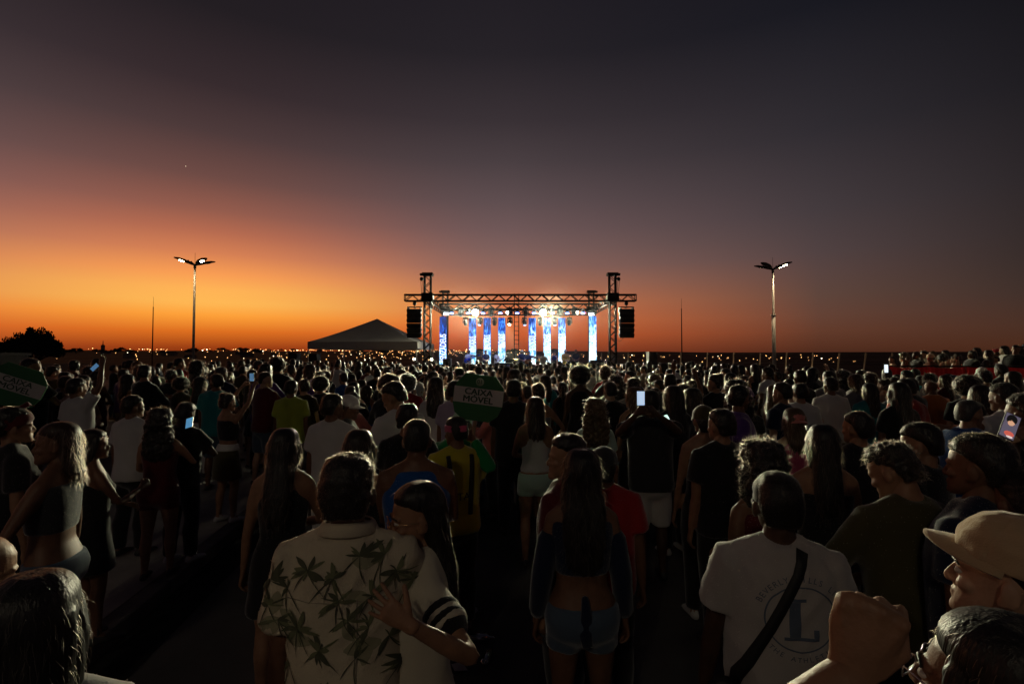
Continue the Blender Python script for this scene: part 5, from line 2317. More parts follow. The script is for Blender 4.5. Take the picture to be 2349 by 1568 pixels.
# ---- 19 cap man, 20 the one with glasses and a raised fist
capman = hero(2345, 1192, 1.12, 'young man in a beige cap seen in profile at the right picture edge', 'm', rz=38, hair='capped', tone='black', sk='pale', top=('long', 'black'), bot=('trousers', 'black'), head=(2, 5, 0), cap='beige', cappitch=9, caplift=.016, eyes=True, hair_h=.252)
fw = at(1950, 1545, .60)
fist = hero(2006, 1755, .57, 'raised fist and forearm of a person standing below the lower edge at the right', 'm', hair='short', tone='black', sk='tan', top=('tee', 'black'), bot=('trousers', 'black'), hq=2,
            L_=dict(world=tuple(fw), pole=(-1, -.1, -.35), back=(-.52, -.85, .05), hx=(.30, -.05, .95), hand='fist'), R_='down')
gls = hero(2335, 1452, .78, 'person with thin glasses and swept black hair in the lower right corner', 'f', rz=34, hair='bob', tone='black', sk='brown', top=('tee', 'black'), bot=('trousers', 'black'), head=(-4, 10, 0), eyes=True, hq=2)
glasses(gls, mat('silver_wire', (.55, .55, .58), rough=.25, metal=1))

# ---- the nearer rows
H = hero
blue = H(957, 966, 3.02, 'man with shaved hair in a blue sleeveless top behind the embracing couple', 'm', hair='fade', sk='brown', top=('tank', 'blue'), bot=('shorts', 'white'), fat=1.12, R_='front', L_='front', head=(-4, -6, 0), rz=8)
wt = H(762, 905, 4.7, 'man in a plain white T-shirt standing left of the one bending his head', 'm', hair='short', sk='brown', top=('tee', 'white'), bot=('shorts', 'white'), head=(-18, 0, 0), rz=-8, fat=1.03)
H(655, 984, 3.1, 'woman with long dark hair in a black dress, bright rim on her shoulder', 'f', hair='sleek', tone='black', sk='tan', top=('dress', 'black'), bot=None, R_='front', head=(-10, -8, 0), rz=14)
H(824, 989, 3.05, 'woman with brown hair and bare shoulders behind the man in the leaf print shirt', 'f', hair='long', tone='brown', sk='tan', top=('strapless', 'black'), bot=('trousers', 'black'), R_='front', L_='front')
H(802, 904, 5.05, 'man in a white cap seen in profile beside the plain white T-shirt', 'm', rz=-62, hair='capped', sk='brown', top=('tee', 'charcoal'), bot=('trousers', 'black'), cap='white', L_='drink', hair_h=.25, head=(-10, -8, 0))
H(893, 880, 4.6, 'tall man in a white T-shirt bending his head to the left', 'm', rz=48, hair='short', sk='tan', top=('tee', 'white'), bot=('trousers', 'grey'), head=(30, -22, 0), lean=10, R_='phonelow', L_='front', fat=1.06)
H(935, 928, 4.0, 'person with short dark hair in black before the bending man', 'm', hair='short', sk='brown', top=('tee', 'black'), bot=('trousers', 'black'), R_='front', L_='front')
pk = H(1046, 958, 3.85, 'person in a pink headband and yellow shirt with black backpack straps', 'm', hair='fade', sk='brown', top=('tee', 'yellow'), bot=('trousers', 'black'), rz=24, head=(18, -4, 0), L_='front', R_='front', fat=1.05)
g = Geo()
g.sections([(.118, .083, .108, -.004), (.128, .085, .110, -.004), (.165, .0845, .108, -.004), (.175, .081, .104, -.004)], n=28)
hbm_ = remesh(g.mesh('headband'), .006, 2)
hbm_.materials.append(cloth('pink'))
link('headband', hbm_, pk['body'], matrix=pk['fig'].H)
bvp = shirt_bvh(pk)
sp_ = []
for s in (-1, 1):
    pth = [on_back(bvp, s * (.095 - .02 * k / 9), 1.46 - .46 * k / 9, .006) for k in range(10)]
    sp_.append(([p for p in pth if p], [(.020, .006)] * len([p for p in pth if p])))
bp_ = empty('backpack_straps')
bp_.matrix_world = pk['W']
tag(bp_, 'black backpack straps over the yellow shirt', 'backpack')
for p, r in sp_:
    gq = Geo()
    gq.tube(p, r, n=8, ref=(0, 1, 0))
    link('strap', gq.mesh('strap', [BAGM]), bp_)
tt = text_mesh('TA', .085, 0)
c_ = co_of(tt)
set_co(tt, np.array([tuple(on_back(bvp, .02 + float(p[0]), 1.14 + float(p[1]), .005) or Vector((p[0], -.15, 1.2 + p[1]))) for p in c_]))
tt.materials.append(cloth('black'))
tag(link('lettering', tt, pk['shirt']), kind='stuff')

sgp = H(1062, 938, 4.25, 'stooping person in a pale cap and green jacket holding up the caixa sign', 'm', rz=-28, hair='capped', sk='brown', top=('jacket', 'green'), bot=('trousers', 'grey'), lean=16, head=(25, -10, 0), cap='mint', fat=1.18, hair_h=.25,
        R_=dict(world=tuple(at(1086, 1010, 3.95)), pole=(.6, -.2, -1), back=(0, -1, 0), hand='grip'), L_='front')


def bold_text(s, size, w):
    """heavier strokes: the same letters laid over each other with small shifts"""
    base = text_mesh(s, size, 0)
    out = join_meshes([(base, Matrix.Translation((dx * w * .5, dy * w * .35, .0002 * k))) for k, (dx, dy) in enumerate([(0, 0), (-1, 0), (1, 0), (0, 1), (0, -1)])])
    bpy.data.meshes.remove(base)
    out.name = 'lettering'
    return out


def caixa_sign(cx, cy, d, roll, w, h, num, yaw, label, hand_y, stick=1.0):
    c = at(cx, cy, d)
    e = empty('sign_board')
    e.matrix_world = Matrix.Translation(c) @ Matrix.Rotation(R(yaw), 4, 'Z') @ Matrix.Rotation(R(roll), 4, 'Y')
    tag(e, label, 'sign', 'green caixa signs held over the crowd')
    out = [(-.30, .5), (.30, .5), (.47, .28), (.5, .18), (.5, -.12), (.42, -.36), (.26, -.5), (-.26, -.5), (-.44, -.36), (-.5, -.14), (-.5, .14), (-.46, .28)]
    out = [(x * w, z * h) for x, z in out]
    g = Geo()
    n = len(out)
    g.add([(x, -.004, z) for x, z in out] + [(x, .006, z) for x, z in out], [tuple(range(n))[::-1], tuple(range(n, 2 * n))] + [(k, (k + 1) % n, n + (k + 1) % n, n + k) for k in range(n)])
    SG = mat('sign_green', (.014, .12, .034), rough=.45, var=.1, vscale=3)
    SW = mat('sign_white', (.50, .47, .45), rough=.5)
    ST = mat('sign_text', (.012, .05, .025), rough=.6)
    link('board', g.mesh('board', [SG], False), e)
    g = Geo()
    g.box((0, -.006, .035 * h), (w * .985, .003, h * .34))
    link('white_band', g.mesh('white_band', [SW], False), e)
    for s, z, sz in (('CAIXA', .115, .165), ('M\u00d3VEL', -.045, .165)):
        t = bold_text(s, sz * h * 1.12, .0042)
        t.materials.append(ST)
        link('lettering', t, e, matrix=Matrix.Translation((0, -.0095, z * h)) @ Matrix.Rotation(R(90), 4, 'X') @ Matrix.Diagonal((1.12, 1, 1, 1)))
    if num:
        g = Geo()
        g.tube([(0, -.005, .345 * h), (0, -.0075, .345 * h)], [.088 * h, .088 * h], n=24, round_ends=False)
        link('number_disc', g.mesh('number_disc', [mat('sign_disc', (.30, .42, .28), rough=.5)]), e)
        t = text_mesh(num, .13 * h, .0006, bold=0)
        t.materials.append(ST)
        link('lettering', t, e, matrix=Matrix.Translation((0, -.0095, .345 * h)) @ Matrix.Rotation(R(90), 4, 'X'))
    g = Geo()
    g.tube([(0, .014, .1 * h), (-.015, .014, -.5 * h - stick)], [.014, .014], n=8)
    link('stick', g.mesh('stick', [mat('stick_wood', (.30, .2, .12), rough=.6)]), e)
    return e


caixa_sign(1097, 912, 3.95, 7, .39, .355, '01', -6, 'green and white caixa movel sign numbered 01 held up before the stage', 1010, .62)
caixa_sign(36, 886, 6.2, 22, .58, .50, '', 20, 'tilted dim caixa movel sign at the left picture edge', 960, .5)
H(8, 905, 6.4, 'dark figure holding the tilted caixa sign at the left edge', 'm', hair='short', top=('tee', 'charcoal'), R_=dict(world=tuple(at(30, 990, 6.2)), pole=(1, -.2, -1), back=(0, -1, 0), hand='grip'))

H(1228, 912, 5.1, 'woman in a white halter top and pale shorts with long dark hair', 'f', hair='long', tone='brown', sk='tan', top=('halter', 'white'), bot=('hotpants', 'mint'), L_='front', R_='front', head=(6, 0, 0), hlen=-.20)
H(1365, 917, 5.1, 'woman with frizzy blond curls glowing at the edge, pale green top', 'f', hair='curly', tone='blonde', sk='tan', top=('tee', 'mint'), bot=('trousers', 'denim'), hlen=-.24)
ph = H(1492, 896, 4.75, 'man in a dark grey T-shirt and white shorts filming with a raised phone', 'm', hair='fade', sk='dark', top=('tee', 'charcoal'), bot=('shorts', 'white'), L_=dict(world=tuple(at(1462, 948, 4.42)), pole=(-1, -.2, -.8), back=(-.8, -.5, 0), hand='grip'), R_=dict(world=tuple(at(1508, 950, 4.42)), pole=(1, -.2, -.8), back=(.8, -.5, 0), hand='grip'), fat=1.1)
phone(at(1470, 913, 4.36), (0.05, -1, .0), 'large pale lit phone held up by the man in white shorts', (.55, .72, .95), .8, sz=(.07, .125))
H(1303, 998, 2.75, 'bearded man in profile looking left, dark red shirt', 'm', rz=60, hair='short', sk='tan', top=('tee', 'maroon'), bot=('trousers', 'charcoal'), head=(32, 0, 0), beard=True)
bw = H(1334, 1038, 2.5, 'woman with long dark hair, open blue shirt sliding off and denim shorts', 'f', hair='wavy', tone='black', sk='brown', top=('crop', 'navy'), bot=('hotpants', 'denim'), hlen=-.36, fat=1.08)
sl_ = []
for key in 'RL':
    a = bw['fig'].arms[key]
    sl_.append(([a['S'].lerp(a['E'], .35), a['E'], a['E'].lerp(a['W'], .75)], [.062, .060, .052]))
tubes('open_shirt', sl_, cloth('navy'), bw['body'], n=14)
bvb = shirt_bvh(bw)
tubes('knot_tail', [([(0.0, -.135, 1.03), (.005, -.150, .95), (.0, -.155, .86), (.01, -.15, .80)], [(.018, .02), (.030, .014), (.034, .012), (.028, .008)])], cloth('navy'), bw['body'], n=10)
H(1386, 1022, 2.95, 'person in a red shirt and dark cap behind the woman in the open blue shirt', 'm', hair='capped', sk='brown', top=('tee', 'red'), bot=('trousers', 'black'), cap='charcoal', hair_h=.25, rz=-14, fat=1.05)
H(2020, 1016, 2.35, 'man with a goatee looking down to the left in an olive sweatshirt', 'm', hair='quiff', sk='tan', top=('long', 'olive'), bot=('trousers', 'black'), rz=2, head=(28, -24, 0), L_='phonelow', R_='front', beard=True, fat=1.08, lean=6)
H(2106, 972, 2.95, 'man in black seen in profile behind the one with the goatee', 'm', hair='short', sk='tan', top=('tee', 'black'), bot=('trousers', 'black'), rz=30, head=(14, -8, 0))
arm = H(2300, 880, 4.7, 'man in a white T-shirt reaching his arm far out to the left', 'm', hair='short', sk='brown', top=('tee', 'white'), bot=('trousers', 'black'), rz=12, L_=dict(world=tuple(at(2090, 985, 4.3)), pole=(0, -.5, -1), back=(0, -.3, 1), hand='relaxed'), R_='front', lean=14, fat=1.1)
H(1821, 935, 4.5, 'woman in a pink cap worn backwards and magenta top with fair hair', 'f', hair='long', tone='blonde', sk='tan', top=('tank', 'pink'), bot=('trousers', 'black'), cap='rose', capback=True, hair_h=.25, hlen=-.16)
sgw = H(1888, 976, 3.05, 'woman with long black hair and bare shoulder, sunglasses pushed up on her head', 'f', hair='sleek', tone='black', sk='tan', top=('strapless', 'black'), bot=('trousers', 'black'), R_='front', L_='down', hlen=-.30, fat=1.05, rz=-14)
tubes('sunglasses', [([(-.080, .02, .205), (-.06, .075, .225), (0, .088, .232), (.06, .075, .225), (.080, .02, .205)], [(.004, .010), (.006, .022), (.005, .012), (.006, .022), (.004, .010)])], PLASTIC_B, sgw['body'], sgw['fig'].H)
H(1968, 946, 3.7, 'person with cropped dark hair turned left beside the woman with sunglasses', 'm', hair='short', sk='tan', top=('tee', 'black'), bot=('trousers', 'black'), rz=6, head=(14, 0, 0))
H(1655, 940, 3.7, 'man in black with short hair and a bright earring edge', 'm', hair='short', sk='tan', top=('tee', 'black'), bot=('trousers', 'black'), rz=14, head=(8, 0, 0), fat=1.1)
H(1614, 928, 4.1, 'person in a flat visor cap with bare upper back', 'f', hair='capped', tone='brown', sk='tan', top=('strapless', 'charcoal'), bot=('trousers', 'black'), cap='olive', hair_h=.25)
H(1745, 1014, 2.65, 'curly haired person in a dark red strappy top left of the L shirt', 'f', hair='curly', tone='black', sk='brown', top=('crop', 'maroon'), bot=('skirt', 'maroon'), hlen=-.12, rz=20, fat=1.06, R_='front')
H(2250, 1000, 2.0, 'person in a dark blue shirt behind the man with the goatee', 'm', hair='short', tone='black', sk='brown', top=('tee', 'navy'), bot=('trousers', 'black'), rz=30, fat=1.12)
H(2345, 1085, 1.9, 'dark shape of a person in navy at the right edge behind the beige cap', 'm', hair='short', sk='brown', top=('tee', 'navy'), bot=('trousers', 'black'), fat=1.1)
# left side
H(137, 970, 2.95, 'woman with light brown hair in profile, bare arms and denim shorts, on the pavement', 'f', rz=104, hair='tucked', tone='auburn', sk='brown', top=('crop', 'charcoal'), bot=('hotpants', 'denim'), head=(16, 0, 0), L_=dict(w=(.42, .30, 1.10), pole=(0, -.6, -1), back=(0, .2, 1), hand='relaxed'), R_='down', hlen=-.10, fat=1.08)
H(212, 986, 3.5, 'slim woman all in black beside the one with light brown hair', 'f', hair='sleek', tone='black', sk='brown', top=('dress', 'black'), bot=('skirt', 'black'), rz=-40, R_='drink', L_='front', head=(-20, 0, 0))
cw = H(368, 938, 4.5, 'woman with a big mane of curls in dark red standing in the open gap', 'f', hair='curly', tone='black', sk='tan', top=('strapless', 'maroon'), bot=('hotpants', 'maroon'), R_='drink', L_='front', rz=16, hlen=-.26, fat=1.08)
pw = H(522, 903, 6.0, 'woman raising a phone with both arms, pale sash round her waist', 'f', hair='bun', tone='black', sk='tan', top=('crop', 'black'), bot=('skirt', 'olive'), R_='upphone', L_='upphone', rz=-24)
phone(hand_point(pw, 'R', .11, -.02) + Vector((-.05, -.03, .05)), (.15, -1, -.1), 'small blue lit phone in raised hands left of the yellow green shirt', (.15, .34, .6), .35, sz=(.05, .10))
g = Geo()
g.sections([(.985, .165, .125, -.01), (1.0, .168, .128, -.01), (1.05, .150, .114, 0), (1.075, .140, .102, 0)], n=26)
sm_ = remesh(g.mesh('sash'), .012, 2)
sm_.materials.append(cloth('white'))
link('sash', sm_, pw['body'])
H(304, 908, 5.0, 'man in white with a dark strap over his shoulder left of the curly woman', 'm', hair='short', sk='brown', top=('tee', 'white'), bot=('trousers', 'black'), rz=-10, head=(-20, 0, 0))
H(176, 868, 6.2, 'man in white with one arm stretched up holding a phone, left side', 'm', hair='short', sk='brown', top=('tee', 'white'), bot=('trousers', 'black'), R_='up', rz=-20, fat=1.12)
phone(at(217, 842, 6.0), (.1, -1, 0), 'blue lit phone in the outstretched hand on the left', (.15, .36, .66), .35, sz=(.05, .10), up=(.7, 0, .7))
bl = H(432, 925, 4.9, 'dark person looking at a blue lit phone right of the curly woman', 'm', hair='short', sk='dark', top=('tee', 'black'), bot=('trousers', 'black'), R_='phonelow', L_='phonelow', head=(0, -20, 0), rz=-10)
phone(at(434, 969, 4.55), (-.1, -.8, .75), 'phone with a bright blue screen held low on the left', (.12, .36, .62), .6, sz=(.06, .12), roll=R(-25))
rh = H(28, 936, 3.2, 'person in a dark red head scarf seen in profile at the left edge', 'f', rz=-38, hair='short', tone='black', sk='tan', top=('tee', 'black'), bot=('trousers', 'black'), head=(0, 0, 0))
g = Geo()
g.sections([(.095, .080, .070, -.040), (.13, .088, .100, -.012), (.165, .089, .110, -.004), (.20, .078, .096, -.006), (.225, .055, .070, -.012), (.243, .024, .030, -.012)], n=28)
g.tube([(0, .03, .235), (.0, .07, .262), (.0, .10, .245)], [.016, .022, .010], n=8)
sm_ = remesh(g.mesh('head_scarf'), .008, 3)
sm_.materials.append(cloth('maroon'))
link('head_scarf', sm_, rh['body'], matrix=rh['fig'].H)
H(-48, 1222, 1.35, 'person with a shiny shaved head cut by the lower left edge', 'm', rz=-28, hair=None, sk='tan', top=('tee', 'black'), bot=('trousers', 'black'), head=(0, -14, 0), hair_h=.225)
H(76, 1326, 1.08, 'person with glossy straight black hair and a white sleeve in the lower left corner', 'f', rz=30, hair='long', tone='black', sk='brown', top=('tee', 'white'), bot=('trousers', 'black'), hlen=-.14)
# row behind
H(668, 873, 7.4, 'person in a yellow green T-shirt lit between lamp post and tent', 'm', hair='short', sk='brown', top=('tee', 'lime'), bot=('trousers', 'black'), fat=1.1)
H(1000, 868, 6.6, 'woman in a white blouse with long glowing hair left of the caixa sign', 'f', hair='wavy', tone='brown', sk='tan', top=('long', 'white'), bot=('trousers', 'black'))
H(1045, 874, 6.2, 'man in a pale T-shirt with a stain just left of the caixa sign', 'm', hair='short', sk='tan', top=('tee', 'lilac'), bot=('trousers', 'black'), rz=-20, head=(-15, 0, 0))
H(1330, 838, 7.6, 'person with a huge round afro in the middle of the crowd', 'f', hair='afro', tone='black', sk='dark', top=('tank', 'black'), bot=('trousers', 'black'))
H(1455, 889, 5.9, 'blond woman in a black sleeveless top left of the filming man', 'f', hair='long', tone='blonde', sk='tan', top=('fit', 'black'), bot=('trousers', 'black'), rz=20, head=(20, 0, 0))
H(1178, 872, 6.0, 'broad man in black right behind the caixa sign', 'm', hair='short', sk='brown', top=('tee', 'black'), bot=('trousers', 'black'), fat=1.15)
H(1545, 886, 5.4, 'person in black with dark hair looking at a bright phone, right of the filming man', 'f', hair='long', sk='tan', top=('tee', 'black'), bot=('trousers', 'black'), L_='phonelow', R_='phonelow', rz=12)
phone(at(1531, 967, 4.95), (-.1, -.85, .6), 'small white lit phone right of the filming man', (.7, .95, .85), 1.2, roll=R(-22))
H(1905, 866, 7.4, 'broad man in a white T-shirt below the slanting fence posts', 'm', hair='short', sk='brown', top=('tee', 'white'), bot=('trousers', 'black'), fat=1.15)
H(1835, 880, 6.4, 'man in a white T-shirt behind a dark haired woman, right of the pink cap', 'm', hair='short', sk='tan', top=('tee', 'white'), bot=('trousers', 'black'))
H(1795, 878, 6.0, 'man in a navy shirt turned left below the right lamp post', 'm', hair='short', sk='tan', top=('tee', 'navy'), bot=('trousers', 'black'), rz=35)
H(1995, 880, 7.2, 'person in a teal T-shirt on the right of the crowd', 'm', hair='long', tone='black', sk='brown', top=('tee', 'teal'), bot=('trousers', 'black'))
H(2062, 878, 5.6, 'tall person with long black hair right of the teal shirt', 'f', hair='sleek', sk='brown', top=('tee', 'black'), bot=('trousers', 'black'))
H(2135, 872, 8.2, 'person in an orange hooded top on the right', 'm', hair=None, sk='brown', top=('jacket', 'orange'), bot=('trousers', 'black'), lean=14, fat=1.15)
fc = H(2355, 905, 3.3, 'dark person at the right edge watching a portrait on a phone', 'm', hair='short', sk='brown', top=('tee', 'black'), bot=('trousers', 'black'), rz=15, L_=dict(world=tuple(at(2330, 1010, 2.85)), pole=(-.5, -.3, -1), back=(0, .6, -.6), hand='grip'))
phone(at(2317, 977, 2.8), (-.15, -1, .35), 'phone at the right edge showing a portrait of a face', (.10, .085, .12), 1.0, roll=R(30), sz=(.074, .150), parts=[
    ('hair_shape', (-.002, .040), (.026, .030), (.006, .005, .005)), ('face_shape', (-.001, .028), (.019, .026), (.62, .33, .20)), ('red_shape', (.006, -.045), (.024, .016), (.55, .10, .07)), ('pale_shape', (.012, -.060), (.016, .007), (.75, .6, .55))])
phone(at(2033, 845, 9.5), (0, -1, 0), 'small white lit phone raised before the red barrier', (.8, .9, 1), 1.2)

# ------------------------------------------------------------------ performers
PF = 'performers on the stage'


def perf(x, y, d, label, **k):
    return H(x, y, d, label, group=PF, zg=SZ, hq=0, **k)


p1 = perf(1076, 803, 34.4, 'performer in a cream shirt with a blue guitar before the second screen', rz=160, hair='fade', sk='dark', top=('tee', 'cream'), bot=('trousers', 'charcoal'), R_='front', L_='out')
p1['body']['label'] = 'performer in a cream shirt with a blue guitar before the second screen'
perf(1114, 803, 35.4, 'performer in a navy shirt with folded arms right of the second screen', rz=200, hair='short', sk='tan', top=('tee', 'navy'), bot=('trousers', 'black'), R_='front', L_='front')
p3 = perf(1140, 805, 34.2, 'performer in a cream T-shirt playing guitar before the third screen', rz=235, hair='fade', sk='dark', top=('tee', 'cream'), bot=('trousers', 'black'), R_='front', L_='hip', head=(0, -12, 0))
perf(1164, 811, 36.6, 'drummer with dark curls behind the drums', rz=180, sex='f', hair='curly', sk='dark', top=('tee', 'black'), bot=('trousers', 'black'), R_='drink', L_='drink')
perf(1197, 802, 34.6, 'performer in navy with a white cap right of the fourth screen', rz=205, hair='capped', sk='brown', top=('tee', 'navy'), bot=('trousers', 'black'), cap='white', R_='front', L_='front', fat=1.15, hair_h=.25)
p6 = perf(1213, 806, 34.2, 'guitarist in navy and dark glasses left of the fifth screen', rz=165, hair='short', sk='tan', top=('tee', 'navy'), bot=('trousers', 'black'), R_='front', L_='out')
perf(1246, 809, 32.2, 'singer in a white T-shirt spreading one arm before the sixth screen', rz=176, hair='fade', sk='dark', top=('tee', 'white'), bot=('trousers', 'black'), R_='out', L_='hip', fat=1.08, head=(0, 14, 0))
perf(1271, 806, 35.2, 'small performer lit purple between the sixth and seventh screens', rz=170, hair='short', sk='tan', top=('tank', 'navy'), bot=('trousers', 'black'), R_='front', L_='down')
perf(1297, 801, 33.6, 'performer in a mustard jacket and pale cap before the seventh screen', rz=186, hair='capped', sk='tan', top=('long', 'mustard'), bot=('trousers', 'black'), cap='cream', R_='front', L_='front', fat=1.12, hair_h=.25)
perf(1321, 802, 36.2, 'dark performer in a printed black top right of the seventh screen', rz=170, hair='short', sk='brown', top=('tee', 'charcoal'), bot=('trousers', 'black'), R_='front', L_='front')
for o, c, lab in ((p1, 'blue', 'blue electric guitar of the performer in cream by the second screen'), (p3, 'white', 'pale electric guitar before the third screen'), (p6, 'brown', 'brown guitar of the performer with dark glasses')):
    M = o['W'] @ Matrix.Translation((.08, .20, 1.06)) @ Matrix.Rotation(R(180), 4, 'Z') @ Matrix.Rotation(R(-22), 4, 'Y')
    guitar(M, c, lab)

# phone torches by the tent
for x, y, lab in ((950, 825, 'bright white phone torch held up left of the front tower'), (990, 826, 'bright white phone torch held up at the foot of the front tower')):
    q = at(x, y, 24)
    g = Geo()
    g.box((0, .02, 0), (.075, .008, .15))
    o = link('phone_torch', g.mesh('phone_torch', [PLASTIC_B], False), loc=q)
    tag(o, lab, 'phone torch')
    g = Geo()
    g.ell((0, 0, .04), (.055, .02, .055), 12, 8)
    link('torch_lens', g.mesh('torch_lens', [mat('torch', (1, 1, 1), emit=(1, .9, .65), estr=12)]), o)
# ------------------------------------------------------------------ raised platform with a red barrier, right
VZ = .60
q0, q1 = at(2040, 850, 13.2), at(2480, 850, 13.2)
vp = empty('guest_platform', ((q0.x + q1.x) / 2, 15.4, 0))
tag(vp, 'raised guest platform fronted by a red cloth barrier at the right', 'platform')
vw = q1.x - q0.x
g = Geo()
g.box((0, 0, VZ - .06), (vw, 4.4, .12))
link('deck', g.mesh('deck', [DECK], False), vp)
CLR = mat('red_cloth', (.70, .012, .014), rough=.85, var=.1, vscale=2, bump=.2, bscale=30)
npan = 5
for k in range(npan):
    vs, fs = [], []
    N = 28
    for i in range(N + 1):
        t = i / N
        for j in range(7):
            u = j / 6
            z = 1.80 - .035 * math.sin(math.pi * t) - u * 1.0
            yo = -2.2 - .018 * math.sin(t * 23 + k) * (.3 + u) - .01 * math.sin(t * 51 + u * 2)
            vs.append((-vw / 2 + vw / npan * (k + t * .985), yo, z))
    for i in range(N):
        for j in range(6):
            fs.append((i * 7 + j, i * 7 + j + 1, (i + 1) * 7 + j + 1, (i + 1) * 7 + j))
    g = Geo()
    g.add(vs, fs)
    link('barrier_cloth', g.mesh('barrier_cloth', [CLR]), vp)
    bar('rail_post', vp, (-vw / 2 + vw / npan * k, -2.15, 0), (-vw / 2 + vw / npan * k, -2.15, 1.82), .03)
bar('top_rail', vp, (-vw / 2, -2.15, 1.81), (vw / 2, -2.15, 1.81), .022)

# ------------------------------------------------------------------ the crowd: a set of posed figures, copied with their own colours and hair
TPL = []


def template(top, bot, tk=None, bk=None, **kw):
    fg = Fig(stride=.03, **kw)
    bm_ = fg.body(.025, .0115, .0095)
    tm_ = fg.top(top, .024, .007, len(TPL)) if top else None
    pm_ = fg.bottom(bot, .026, .005, len(TPL)) if bot else None
    if tm_:
        strands(tm_, 260, .005, .0022, 'up', .6, 3, 1.25)
    if top in ('tank', 'strapless', 'halter', 'crop', 'dress', 'fit'):
        strands(bm_, 260, .0045, .002, 'up', .6, 4, 1.25, 1.75)
    TPL.append(dict(fig=fg, body=bm_, top=tm_, bot=pm_, sex=kw.get('sex', 'm'), kind=top, pose=(kw.get('R_', 'down'), kw.get('L_', 'down')), yaw=kw.get('head', (0, 0, 0))[0], botk=bot))


template('tee', 'trousers', sex='m', side=3)
template('tee', 'trousers', sex='m', R_='front', L_='hip', fat=1.14, lean=4)
template('tee', 'shorts', sex='m', R_='drink', head=(-35, 0, 0))
template('tee', 'trousers', sex='m', R_='phone', L_='phone', head=(0, 4, 0))
template('tank', 'shorts', sex='m', L_='up', fat=1.05)
template('long', 'trousers', sex='m', R_='clap', L_='clap', head=(30, 0, 0), side=5)
template('tee', 'shorts', sex='m', R_='hip', head=(55, 0, 0), fat=1.08)
template('tee', 'trousers', sex='m', R_='wave', head=(-15, 3, 0))
template('fit', 'hotpants', sex='f', side=-4, lean=3)
template('dress', None, sex='f', R_='front', L_='front', head=(-25, 0, 0))
template('crop', 'trousers', sex='f', R_='upphone', L_='down', head=(0, 6, 0))
template('tee', 'trousers', sex='f', L_='drink', head=(40, 0, 0), side=-5)
template('strapless', 'skirt', sex='f', R_='hip', L_='hip')
template('tee', 'hotpants', sex='f', R_='up', L_='up', head=(0, 8, 0))
template('halter', 'trousers', sex='f', R_='clap', L_='clap', head=(-50, 0, 0))
template('long', 'trousers', sex='f', L_='phonelow', R_='phonelow', head=(5, -18, 0))
MALE = [k for k, t in enumerate(TPL) if t['sex'] == 'm']
FEM = [k for k, t in enumerate(TPL) if t['sex'] == 'f']
HK_M = ['short', 'short', 'fade', 'quiff', 'capped', 'short', 'fade', 'afro']
HK_F = ['long', 'long', 'wavy', 'sleek', 'curly', 'bun', 'ponytail', 'bob', 'afro']
HW = {'short': 'short hair', 'fade': 'cropped hair', 'quiff': 'tousled hair', 'afro': 'a round afro', 'capped': 'a cap', 'long': 'long hair', 'wavy': 'wavy hair', 'sleek': 'sleek hair', 'curly': 'curly hair', 'bun': 'a hair bun', 'ponytail': 'a ponytail', 'bob': 'bobbed hair'}
PW = {'phone': 'phone lifted', 'up': 'arm up', 'upphone': 'phone overhead', 'wave': 'waving', 'clap': 'hands together', 'drink': 'holding a drink', 'hip': 'hand on hip', 'front': 'arms folded', 'phonelow': 'head bent', 'down': ''}
TOPC = ['white', 'white', 'white', 'cream', 'black', 'black', 'black', 'black', 'black', 'charcoal', 'charcoal', 'charcoal', 'charcoal', 'navy', 'navy', 'navy', 'blue', 'maroon', 'maroon', 'green', 'olive', 'olive', 'teal', 'rose', 'grey', 'grey', 'purple', 'red']
BOTC = ['black', 'black', 'denim', 'denim', 'charcoal', 'navy', 'white', 'beige', 'light denim']
SKT = ['tan', 'brown', 'brown', 'dark', 'pale', 'tan']
cr_ = random.Random(23)


